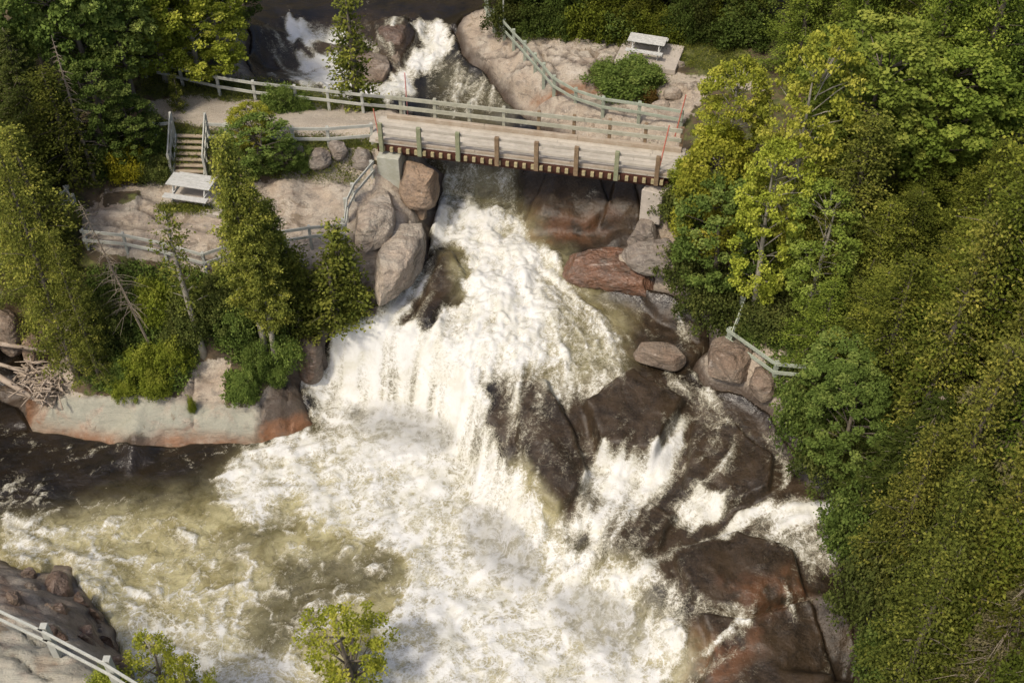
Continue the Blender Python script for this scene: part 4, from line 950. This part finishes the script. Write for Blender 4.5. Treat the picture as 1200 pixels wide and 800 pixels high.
def shrub(key, seed, mat, nc=120, lpc=75, size=.11, Rm=1.4, H=2.0, pname='shrub'):
    rs = np.random.RandomState(seed); root = parent_empty(pname); k = MB(); C = []; Tn = []
    for i in range(nc):
        u = rs.rand(); az = i*2.39996; f = (.4+.6*rs.rand()**.5)*(1+.3*math.sin(az*2+seed)*math.cos(az*3+u*4))
        rad = math.sqrt(1-u*u*.95); c = np.array([Rm*rad*f*math.cos(az), Rm*rad*f*math.sin(az), H*(.12+.8*u*f)])
        s = .3*(.6+.7*rs.rand())
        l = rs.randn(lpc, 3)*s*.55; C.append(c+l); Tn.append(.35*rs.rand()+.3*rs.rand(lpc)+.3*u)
        if i % 3 == 0: k.tube([(0, 0, -.1), (c[0]*.4, c[1]*.4, c[2]*.6), tuple(c)], [.025, .015, .006], 4)
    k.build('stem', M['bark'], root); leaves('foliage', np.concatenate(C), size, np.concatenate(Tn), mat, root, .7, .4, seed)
    TREES[key] = (root, H, Rm)
broad('airy', 4.5, 1.1, 16, M['llime'], 85, 60, .085, .1, cl=.25)
broad('airyG', 4.5, 1.2, 17, M['lbroad'], 105, 65, .09, .1, cl=.27)
shrub('bushG', 41, M['lbroad']); shrub('bushL', 42, M['llime']); shrub('bushD', 43, M['lspruce'])
USED = set()
def put(key, x, y, z, h, w, label, cat='tree', group=None, tint=(1, 1, 1), name=None, lean=0):
    root, H, Rm = TREES[key]
    if key in USED: o = copy_tree(root)
    else: o = root; USED.add(key)
    o.location = (x, y, z); sz = h/H; sw = w/Rm
    o.scale = (sw, sw, sz); o.rotation_euler = (random.uniform(-.03, .03), lean, random.random()*6.28)
    for c in o.children:
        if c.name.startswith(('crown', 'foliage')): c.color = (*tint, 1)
    if 'label' in o:
        del o['label']
    if 'group' in o: del o['group']
    tag(o, label, cat, group)
    return o
def put_px(key, bx, by, ty, w, label, **kw):
    x, y, z = hit(bx, by)
    lo, hi = .2, 30
    for _ in range(30):
        m = (lo+hi)/2
        if proj(x, y, z+m)[1] > ty: lo = m
        else: hi = m
    return put(key, x, y, z-.1, lo, w, label, **kw)

def tn(b=1, r=1, g=1, bl=1): return (b*r, b*g, b*bl)
# island + left platform
put_px('cedarT', 312, 412, 158, 1.12, 'tall pale-trunked cedar on the island in front of the rock shelf', tint=tn(1.85, 1.05))
put_px('cedarT', 324, 430, 215, 1.0, 'second tall cedar right of the tallest one on the island', tint=tn(1.7, 1.05))
put_px('cedarT', 340, 402, 235, 1.0, 'dense cedar behind the right side of the two pale trunks', tint=tn(1.5))
put_px('cedarC', 352, 390, 290, 1.5, 'low dark cedar between the pale trunks and the fall', tint=tn(.85))
put_px('youth', 238, 412, 243, 1.0, 'slender young tree with a bare pale trunk on the island', tint=tn(1.05))
put_px('cedarS', 408, 366, 262, 1.15, 'bushy bright cedar leaning over the left edge of the rapids', tint=tn(1.25))
put_px('cedarS', 392, 378, 305, 1.3, 'low cedar under the bushy bright one at the edge of the rapids', tint=tn(1.0))
put_px('cedarS', 418, 372, 318, .8, 'small green cedar tip overhanging the water left of the rapids', tint=tn(1.1))
for i, (a, b, c, w, k_, l) in enumerate([(232, 385, 330, 1.4, 'bushD', 'dark bush behind the slender young tree'), (262, 372, 325, 1.4, 'bushD', 'dark bush between the young tree and the tall cedars'), (185, 372, 325, 1.1, 'bushL', 'lime bush left of the slender young tree trunk'), (278, 395, 350, 1.2, 'bushG', 'green bush at the foot of the tallest island cedar'), (128, 400, 345, 1.2, 'bushD', 'bluish dark bush beside the left cedars'), (340, 425, 385, 1.0, 'bushG', 'green bush right of the two pale trunks'), (205, 425, 395, 1.0, 'bushL', 'bright lime bush on the island slope'), (170, 440, 405, 1.0, 'bushL', 'yellow-green bush above the grey ledge'), (148, 445, 415, .9, 'bushG', 'dark green bush left of the yellow-green one above the ledge'), (186, 458, 432, .9, 'bushL', 'low lime bush on the lip of the grey ledge'), (150, 462, 440, .8, 'bushL', 'olive low bush on the left lip of the grey ledge'), (288, 465, 435, .75, 'bushG', 'small scrubby bush between the bare ledge and the brown rock'), (306, 440, 400, .8, 'bushG', 'scrub around the base of the pale trunks'), (226, 482, 462, .22, 'bushL', 'tiny lime tuft growing from the crack in the ledge'), (325, 448, 425, .6, 'bushG', 'leafy scrub on top of the split brown rock'), (215, 400, 365, .9, 'bushD', 'dark scrub around the slender pale trunk')]):
    put_px(k_, a, b, c, w*.72, l, cat='bush', tint=tn(1.0+.1*(i % 3)))
put_px('airyG', 306, 205, 136, 1.25, 'big green bush below the path railing right of the staircase', cat='bush', tint=tn(1.0))
put_px('airyG', 292, 215, 175, .7, 'lighter bush between the near picnic table and the tall cedar', cat='bush', tint=tn(1.2, 1.1))
put_px('airyG', 337, 200, 166, .7, 'narrow upright bush left of the grey stones under the path', cat='bush', tint=tn(.9))
put_px('bushG', 355, 195, 170, .5, 'small sapling clump beside the grey stones', cat='bush')
put_px('poplar', 300, 180, 120, .9, 'light thin-leaved sapling in front of the gravel path', tint=tn(1.25, 1.15), cat='sapling')
put_px('cedarS', 418, 122, -6, 1.2, 'bright cedar standing alone at the water edge beyond the path', tint=tn(1.2))
put_px('bushG', 328, 128, 96, .7, 'small leafy bush behind the path railing near the cascade', cat='bush')
put_px('bushG', 352, 126, 108, .6, 'low bush behind the path railing left of the lone cedar', cat='bush')
put_px('bushD', 438, 128, 112, .5, 'tiny bush behind the path railing right of the lone cedar', cat='bush')
put_px('bushL', 149, 205, 165, .8, 'yellowing bush below the dead twigs on the left', cat='bush', tint=(1.5, 1.2, .8))
put_px('bushD', 180, 205, 178, .8, 'green bush left of the staircase foot', cat='bush', tint=tn(1.2))
put_px('cedarS', 210, 130, 85, .4, 'thin sapling at the left end of the gravel path', cat='sapling')
# left cedars mass
for i, (a, b, c, w, k_, l) in enumerate([(92, 442, 175, 1.6, 'cedarA', 'large olive cedar at the left end of the grey ledge'), (118, 445, 270, 1.1, 'cedarB', 'cedar nearest the grey ledge above the driftwood'), (30, 325, 110, 2.0, 'cedarB', 'broad olive cedar at the left edge of the picture'), (70, 330, 150, 2.0, 'cedarA', 'olive cedar behind the large one left of the rock shelf'), (-40, 330, 180, 1.8, 'cedarA', 'cedar cut by the left edge above the gully'), (62, 385, 200, 1.5, 'cedarB', 'cedar between the broad one and the gully'), (20, 260, 60, 1.9, 'cedarC', 'shaded cedar at the left edge behind the broad one'), (-40, 300, 60, 2.2, 'cedarB', 'cedar mostly beyond the left edge')]):
    put_px(k_, a, b, c, w*.86, l, tint=tn(1.45, 1.05))
for i, (a, b, c, w, k_, l, t_) in enumerate([
    (235, 100, -60, 1.9, 'poplar', 'bright poplar overhanging the path at the top left', tn(1.5, 1.05)),
    (262, 92, -30, 1.5, 'poplar', 'bright leafy tree right of the poplar against the dark river', tn(1.5, 1.05)),
    (195, 95, -90, 2.0, 'poplar', 'bright leafy tree left of the overhanging poplar', tn(1.35)),
    (160, 130, -40, 1.9, 'green', 'green tree with bare twigs left of the gravel path', tn(1.4, 1.1)),
    (120, 140, -120, 2.2, 'green', 'tall green tree at the top left behind the dead trunk', tn(1.2)),
    (70, 130, -160, 2.4, 'green', 'tall dark green tree near the top left corner', tn(1.0)),
    (20, 110, -160, 2.2, 'green2', 'green tree in the top left corner', tn(1.1)),
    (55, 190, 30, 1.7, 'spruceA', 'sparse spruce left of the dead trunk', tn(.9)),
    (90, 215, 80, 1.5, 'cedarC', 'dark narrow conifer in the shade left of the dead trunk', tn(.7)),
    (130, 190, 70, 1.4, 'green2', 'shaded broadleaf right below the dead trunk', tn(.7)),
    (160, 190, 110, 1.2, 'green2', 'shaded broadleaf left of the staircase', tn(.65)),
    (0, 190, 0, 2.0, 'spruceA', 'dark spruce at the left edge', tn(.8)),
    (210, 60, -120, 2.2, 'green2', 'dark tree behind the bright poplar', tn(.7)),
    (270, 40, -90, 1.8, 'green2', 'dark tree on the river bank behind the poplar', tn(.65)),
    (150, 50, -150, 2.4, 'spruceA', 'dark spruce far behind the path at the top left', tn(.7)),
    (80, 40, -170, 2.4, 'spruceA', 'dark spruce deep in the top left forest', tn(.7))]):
    put_px(k_, a, b, c, w, l, tint=t_)
# right bank named trees
for i, (a, b, c, w, k_, l, t_) in enumerate([
    (908, 325, 38, 1.5, 'yellow', 'tall yellowing tree with golden top on the right bank', (1.05, 1.15, 1)),
    (882, 372, 165, 1.35, 'yellow', 'shorter yellowing tree below the golden topped one', (1.05, 1.25, 1)),
    (945, 375, 215, 1.3, 'yellow', 'yellow green sprays behind the boulder railing', (.7, .95, 1)),
    (822, 300, 165, 1.5, 'maple', 'yellow-green maple at the right end of the bridge', tn(1.2, 1.15)),
    (835, 345, 205, 1.7, 'green2', 'dense green tree overhanging the water right of the bridge', tn(.95)),
    (800, 262, 185, .9, 'maple', 'small lime tree leaning over the right abutment', tn(1.1)),
    (848, 235, 70, 1.4, 'poplar', 'pale green feathery tree behind the bridge end', tn(1.35, 1.1)),
    (832, 262, 145, 1.1, 'maple', 'yellow-green leafed tree between the bridge and the golden tree', (1.5, 1.35, 1)),
    (1000, 250, 30, 2.6, 'green', 'big round bright green tree in the upper right', tn(1.2, 1.12, 1, .8)),
    (1075, 240, 45, 2.6, 'green', 'bright bluish green tree beside the big round one', (1.2, 1.15, .85)),
    (975, 335, 130, 1.9, 'cedarB', 'olive cedar right of the golden topped tree', tn(1.3, 1.05)),
    (985, 478, 395, 1.6, 'green2', 'low leafy tree overhanging the water below the boulder railing', tn(1.0)),
    (985, 555, 440, 1.5, 'green2', 'leafy tree hanging over the dark channel', tn(.85)),
    (1140, 830, 640, 1.5, 'spruceB', 'half-dead spruce with bare grey top in the bottom right', tn(1)),
    (1180, 560, 200, 2.4, 'spruceB', 'greyish thin spruce at the right edge', tn(1.15)),
    (1225, 480, 130, 2.4, 'spruceB', 'tall greyish spruce cut by the right edge', tn(1.1)),
    (1150, 430, 150, 2.0, 'spruceB', 'grey-green spruce behind the thin one at the right', tn(.9))]):
    put_px(k_, a, b, c, w, l, tint=t_)
for a, b, c, w, l, t_ in [(1048, 792, 560, 1.25, 'pointed cedar closest to the lower brown slab', tn(1.0)), (1040, 845, 640, 1.3, 'lowest pointed cedar beside the lower brown slab', tn(.95)), (1032, 690, 500, 1.2, 'narrow cedar spire over the dark channel', tn(1.1, 1.1)), (1085, 640, 400, 1.35, 'tall narrow cedar behind the spire over the dark channel', tn(1.3, 1.1)), (1110, 770, 520, 1.4, 'tall pointed cedar near the bare grey spire', tn(1.15, 1.1)), (1070, 520, 260, 1.4, 'tall pointed cedar rising above the middle of the right bank', tn(1.4, 1.1)), (1150, 540, 250, 1.4, 'tall pointed cedar in front of the greyish spruces', tn(1.25, 1.1))]:
    put_px('cedarC', a, b, c, w, l, tint=t_)
put_px('bushG', 1035, 790, 735, 1.1, 'dark bush at the foot of the lowest cedars beside the brown slab', cat='bush', tint=tn(.7))
# right bank stand
rg = random.Random(5); placed = []
def inview(x, y, z, h):
    for t in (.3, .7, 1.0):
        u, v = proj(x, y, z+h*t)
        if -60 < u < 1270 and -40 < v < 840: return True
    return False
edge = [(-10, 30), (0, 16.6), (0, 19.5)]
cand = []
yy = 15.0
while yy < 62:
    xx = 5+rg.random()*2
    while xx < 34:
        cand.append((xx+rg.uniform(-.8, .8), yy+rg.uniform(-.8, .8))); xx += 2.25
    yy += 2.15
RB = [(870, 290), (905, 340), (940, 400), (945, 440), (985, 500), (1012, 560), (1040, 620), (1048, 700), (1050, 780), (1075, 900), (1100, 1200), (1900, 1200), (1900, -400), (900, -400), (930, 60), (900, 150), (960, 250)]
n_ = 0
rbp = np.array(RB, float)
for x, y in cand:
    z = gz(x, y); u, v = proj(x, y, z)
    if polysd(np.array([u]), np.array([v]), RB)[0] < 0: continue
    if y < 24 and x < 12: continue
    kind = rg.random(); h = rg.uniform(6.5, 12.5)
    if v > 500: h = rg.uniform(6, 11)
    # near the river's edge trees are shorter
    dd = polysd(np.array([u]), np.array([v]), RB)[0]
    if dd < 60: h *= .8
    if not inview(x, y, z, h): continue
    if u < 980 and v < 420 and dd < 90: h = min(h, 5)
    if 915 < u < 1140 and 225 < v < 430: h = rg.uniform(3.5, 5.5)
    if v > 600: key = rg.choice(['cedarA', 'cedarC', 'spruceA', 'cedarB', 'cedarC'])
    elif v < 250: key = rg.choice(['green', 'green2', 'cedarB', 'spruceA', 'cedarA'])
    else: key = rg.choice(['cedarA', 'cedarB', 'cedarC', 'cedarB', 'spruceA'])
    reg = 'upper' if v < 300 else ('middle' if v < 600 else 'lower')
    nmk = {'c': 'cedar', 's': 'spruce', 'g': 'leafy tree'}[key[0]]
    lab = {'upper': 'one of the dense green %ss crowding the upper right forest', 'middle': 'one of the olive %ss crowding the right bank halfway down', 'lower': 'one of the %ss packed above the dark channel at the lower right'}[reg] % nmk
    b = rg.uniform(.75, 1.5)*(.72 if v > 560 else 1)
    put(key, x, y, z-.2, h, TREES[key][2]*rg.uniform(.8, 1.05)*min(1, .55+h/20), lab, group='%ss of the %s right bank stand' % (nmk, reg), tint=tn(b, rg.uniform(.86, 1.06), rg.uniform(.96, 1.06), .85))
    n_ += 1
# forest beyond the upper shelf
for i in range(16):
    px = 585+i*20+rg.uniform(-6, 6); py = rg.choice((6, 16, 24)) if px > 620 else rg.choice((-12, 2))
    key = rg.choice(['green2', 'spruceA', 'cedarB', 'green2'])
    x, y, z = hit(px, py)
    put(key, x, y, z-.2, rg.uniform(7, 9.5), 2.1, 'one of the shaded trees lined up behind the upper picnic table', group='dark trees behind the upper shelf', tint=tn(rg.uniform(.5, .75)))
for i in range(20):
    px = 598+i*14.5; py = 34+rg.uniform(-4, 5)+(6 if px > 780 else 0)
    x, y, z = hit(px, py)
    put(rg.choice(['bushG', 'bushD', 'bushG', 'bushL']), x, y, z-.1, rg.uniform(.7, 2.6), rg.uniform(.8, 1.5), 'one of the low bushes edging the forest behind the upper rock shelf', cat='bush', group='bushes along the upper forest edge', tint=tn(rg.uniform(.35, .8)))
put_px('bushG', 733, 101, 72, 1.45, 'wide rounded green shrub on the upper rock shelf', cat='bush', tint=tn(.95))
put_px('bushG', 718, 98, 72, .9, 'left lobe of green shrubbery on the upper rock shelf', cat='bush', tint=tn(.95))
put_px('bushG', 752, 100, 74, .8, 'right lobe of green shrubbery on the upper rock shelf', cat='bush', tint=tn(.9))
put_px('bushD', 761, 116, 101, .4, 'small dark round bush near the red stake', cat='bush', tint=(1.0, .55, .6))
for i, (px, py, ty, l) in enumerate([(800, 250, 205, 'low green bush against the right abutment'), (812, 330, 270, 'green bush overhanging the grey boulder'), (835, 372, 310, 'dark bush over the channel below the grey boulder'), (962, 475, 425, 'leafy bush at the right end of the boulder railing'), (945, 520, 450, 'leafy bush above the dark channel'), (975, 560, 500, 'bush spilling over the dark channel edge'), (905, 378, 345, 'bush directly behind the boulder railing'), (1000, 640, 570, 'bush on the shaded bank of the lower slab'), (1015, 720, 640, 'dark bush lower down the shaded bank')]):
    put_px(rg.choice(['bushG', 'bushD']), px, py, ty, 1.25, l, cat='bush', tint=tn(.85))
# near-bank bushes
def near(key, px, top_py, z, h, w, label, **kw):
    x, y, zz = P(px, top_py, z+h); put(key, x, y, z, h, w, label, **kw)
near('airy', 402, 724, -5.6, 3.9, 1.25, 'leafy treetop rising into the bottom of the picture', tint=tn(1.2, 1.1))
near('airy', 168, 745, -4.2, 3.4, .8, 'lime treetop at the end of the near railing', tint=tn(1.3, 1.1))
near('airy', 208, 772, -4.6, 3.0, .7, 'lower lime treetop beside the near railing', tint=tn(1.2, 1.1))
near('bushL', 118, 790, -2.6, 1.0, .6, 'small lime bush under the near railing', cat='bush', tint=tn(1.2))

# dead trees
def snag(label, bx, by, ty, r=.07, twigs=40, tl=.6, lean=(0, 0), group=None):
    x, y, z = hit(bx, by); lo = .2; hi = 30
    for _ in range(30):
        m = (lo+hi)/2
        if proj(x+lean[0], y+lean[1], z+m)[1] > ty: lo = m
        else: hi = m
    H = lo; e = empty('dead_tree', (x, y, z), 0, label, 'dead tree', group); k = MB()
    k.tube([(lean[0]*t, lean[1]*t, H*t) for t in (0, .3, .6, 1)], [r, r*.8, r*.5, .012], 6); k.build('trunk', M['deadwood'], e)
    rr_ = random.Random(int(bx)); k = MB()
    for i in range(twigs):
        t = .25+.72*rr_.random(); a = rr_.random()*6.28; l = tl*(1.15-t)*(.5+rr_.random()); b = (lean[0]*t, lean[1]*t, H*t)
        m = (b[0]+math.cos(a)*l*.5, b[1]+math.sin(a)*l*.5, b[2]-.02*l); q = (b[0]+math.cos(a)*l, b[1]+math.sin(a)*l, b[2]-l*.25)
        k.tube([b, m, q], [.014, .01, .004], 3)
    k.build('branch', M['deadwood'], e)['kind'] = 'stuff'
snag('grey dead trunk with broken twigs standing in the top left trees', 112, 215, 42, .09, 90, .8)
snag('second grey snag leaning beside the left dead trunk', 138, 205, 95, .05, 60, .7, (-.5, 0))
snag('leaning brown dead spruce in front of the near rock shelf', 176, 405, 235, .06, 140, 1.1, (-1.0, 0))
snag('bare grey spire rising from the bottom right conifers', 1128, 840, 640, .07, 90, 1.3)

# ------------------------------------------------------------------ driftwood
def log(label, a, b, r, mat='drift'):
    k = MB(); A_ = Vector(a); B_ = Vector(b); mid = (A_+B_)/2+Vector((0, 0, .05))
    k.tube([Vector((0, 0, 0)), mid-A_, B_-A_], [r, r*.85, r*.45], 9)
    for t in (.3, .55, .7, .85):
        c = (B_-A_)*t; k.tube([c, c+Vector((random.uniform(-.2, .2), random.uniform(-.3, .1), random.uniform(.2, .4)))], [r*.3, .01], 4)
    o = k.build('driftwood_log', M[mat], None, 0, True); o.location = a; tag(o, label, 'log')
log('long bleached log reaching from the left edge to the grey ledge', P(-30, 425, -4.4), P(52, 474, -5.2), .15)
log('thinner bleached log above the long one at the left edge', P(-30, 418, -4.6), P(46, 442, -4.9), .09)
log('reddish fallen trunk across the dark gully', P(-40, 398, -4.3), P(58, 412, -4.7), .12)
log('short split board on top of the driftwood pile', P(22, 436, -4.7), P(44, 449, -4.7), .07)
k = MB(); rr_ = random.Random(9)
for i in range(230):
    u = rr_.gauss(50, 14); v = rr_.gauss(447, 13)
    u = min(max(u, 16), 74); v = min(max(v, 425), 470)
    c = Vector(P(u, v, -5.3+rr_.random()*.7)); a = rr_.random()*6.28; l = rr_.uniform(.3, 1.2); dv = Vector((math.cos(a), math.sin(a), rr_.uniform(-.35, .35)))*l/2
    k.tube([c-dv, c+Vector((rr_.uniform(-.06, .06), rr_.uniform(-.06, .06), .04)), c+dv], [rr_.uniform(.015, .05), .03, .012], 5)
o = k.build('driftwood_pile', M['drift'], None, 0, True); tag(o, 'tangled heap of bleached sticks caught at the end of the grey ledge', 'driftwood pile', kind='stuff')

# ------------------------------------------------------------------ ground cover
def scatter(name, label, polys, n, mat, size, hgt, seed, asp=.35):
    rs = np.random.RandomState(seed); out = []; tn_ = []
    for poly, share in polys:
        p_ = np.array(poly, float); m = int(n*share)
        u = rs.uniform(p_[:, 0].min(), p_[:, 0].max(), m*2); v = rs.uniform(p_[:, 1].min(), p_[:, 1].max(), m*2)
        ok = polysd(u, v, poly) > -2
        u = u[ok][:m]; v = v[ok][:m]
        ncl = max(1, len(u)//14)
        for i in range(ncl):
            x, y, z = hit(u[i], v[i]); g = rs.randn(14, 3)*np.array([.13, .13, .05]); g[:, 2] = np.abs(g[:, 2])+hgt*rs.rand(14)
            out.append(np.array([x, y, z])+g); tn_.append(.5*rs.rand()+.4*rs.rand(14))
    leaves(name, np.concatenate(out), size, np.concatenate(tn_), mat, None, asp, .2, seed)
    tag(bpy.data.objects[name], label, kind='stuff')
scatter('undergrowth', 'low leafy undergrowth covering the island slope', [([(105, 320), (180, 310), (260, 330), (380, 340), (375, 380), (335, 430), (300, 440), (240, 395), (225, 430), (210, 462), (110, 460), (95, 400)], .75), ([(268, 440), (300, 440), (300, 468), (268, 470)], .08), ([(860, 370), (930, 400), (925, 470), (905, 460), (900, 420), (860, 392)], .1), ([(150, 160), (200, 160), (200, 200), (100, 215)], .15), ([(930, 240), (1190, 240), (1190, 790), (1090, 790), (1030, 560), (960, 440)], .9)], 42000, M['lbroad'], .11, .16, 3, .6)
scatter('grass', 'rough olive grass beside the gravel path and on the shelf', [([(165, 80), (300, 95), (440, 118), (440, 129), (300, 119), (165, 112)], .25), ([(175, 140), (240, 152), (445, 166), (440, 180), (300, 178), (150, 200)], .3), ([(620, 44), (730, 38), (870, 60), (900, 95), (830, 86), (790, 72), (740, 52)], .35), ([(185, 242), (265, 242), (260, 250), (190, 248)], .1), ([(430, 175), (445, 215), (430, 216), (300, 206), (320, 198)], .1)], 38000, M['lcedar'], .1, .1, 5, .25)

k = N('fine_spray'); vp = k.n('ShaderNodeVolumePrincipled'); vp.inputs['Color'].default_value = (.95, .95, .93, 1); vp.inputs['Density'].default_value = .2; vp.inputs['Anisotropy'].default_value = .2
k.l(vp.outputs[0], k.out.inputs['Volume'])
k_ = MB()
for (px, py, rx, ry, rz_, az_) in ((470, 500, 2.3, 1.0, .9, -.35), (585, 640, 2.2, 1.0, 1.0, -.95), (700, 725, 2.0, 1.0, .9, -.6)):
    c = Vector(P(px, py, POOL+.7)); rotm = Matrix.Rotation(az_, 3, 'Z'); vs = []; fs = []
    for i in range(1, 10):
        for j in range(20):
            a, b = math.pi*i/10, 2*math.pi*j/20; vs.append(c+rotm @ Vector((rx*math.sin(a)*math.cos(b), ry*math.sin(a)*math.sin(b), rz_*math.cos(a))))
    for i in range(8):
        for j in range(20): fs.append((i*20+j, (i+1)*20+j, (i+1)*20+(j+1) % 20, i*20+(j+1) % 20))
    fs.append(tuple(range(20))); fs.append(tuple(160+j for j in range(19, -1, -1))); k_.add(vs, fs)
tag(k_.build('spray_mist', k.m), 'thin white spray drifting above the foot of the falls', kind='stuff')
# ------------------------------------------------------------------ light
EL, AZ = R(55), math.atan2(-.75, -.68)   # sun stands camera-side, to the left
sd3 = Vector((math.cos(AZ)*math.cos(EL), math.sin(AZ)*math.cos(EL), math.sin(EL)))
sl = bpy.data.lights.new('sun', 'SUN'); sl.energy = 2.15; sl.angle = R(7); sl.color = (1, .91, .76)
so = bpy.data.objects.new('sun', sl); COL.objects.link(so); so.rotation_euler = sd3.to_track_quat('Z', 'Y').to_euler()
w = bpy.data.worlds.new('World'); SC.world = w; w.use_nodes = True
nt = w.node_tree; bg = nt.nodes['Background']; sk = nt.nodes.new('ShaderNodeTexSky'); sk.sky_type = 'NISHITA'; sk.sun_disc = False
sk.sun_elevation = EL; sk.sun_rotation = math.atan2(sd3.x, sd3.y); sk.dust_density = 4; sk.air_density = .8; sk.ozone_density = .3
nt.links.new(sk.outputs[0], bg.inputs[0]); bg.inputs[1].default_value = .15
SC.view_settings.view_transform = 'Standard'; SC.view_settings.look = 'None'; SC.view_settings.exposure = .24; SC.view_settings.gamma = 1
SC.cycles.max_bounces = 6; SC.cycles.diffuse_bounces = 3; SC.cycles.transparent_max_bounces = 4

for key, (root, H, Rm) in TREES.items():
    if key not in USED:
        for c in list(root.children): bpy.data.objects.remove(c)
        bpy.data.objects.remove(root)
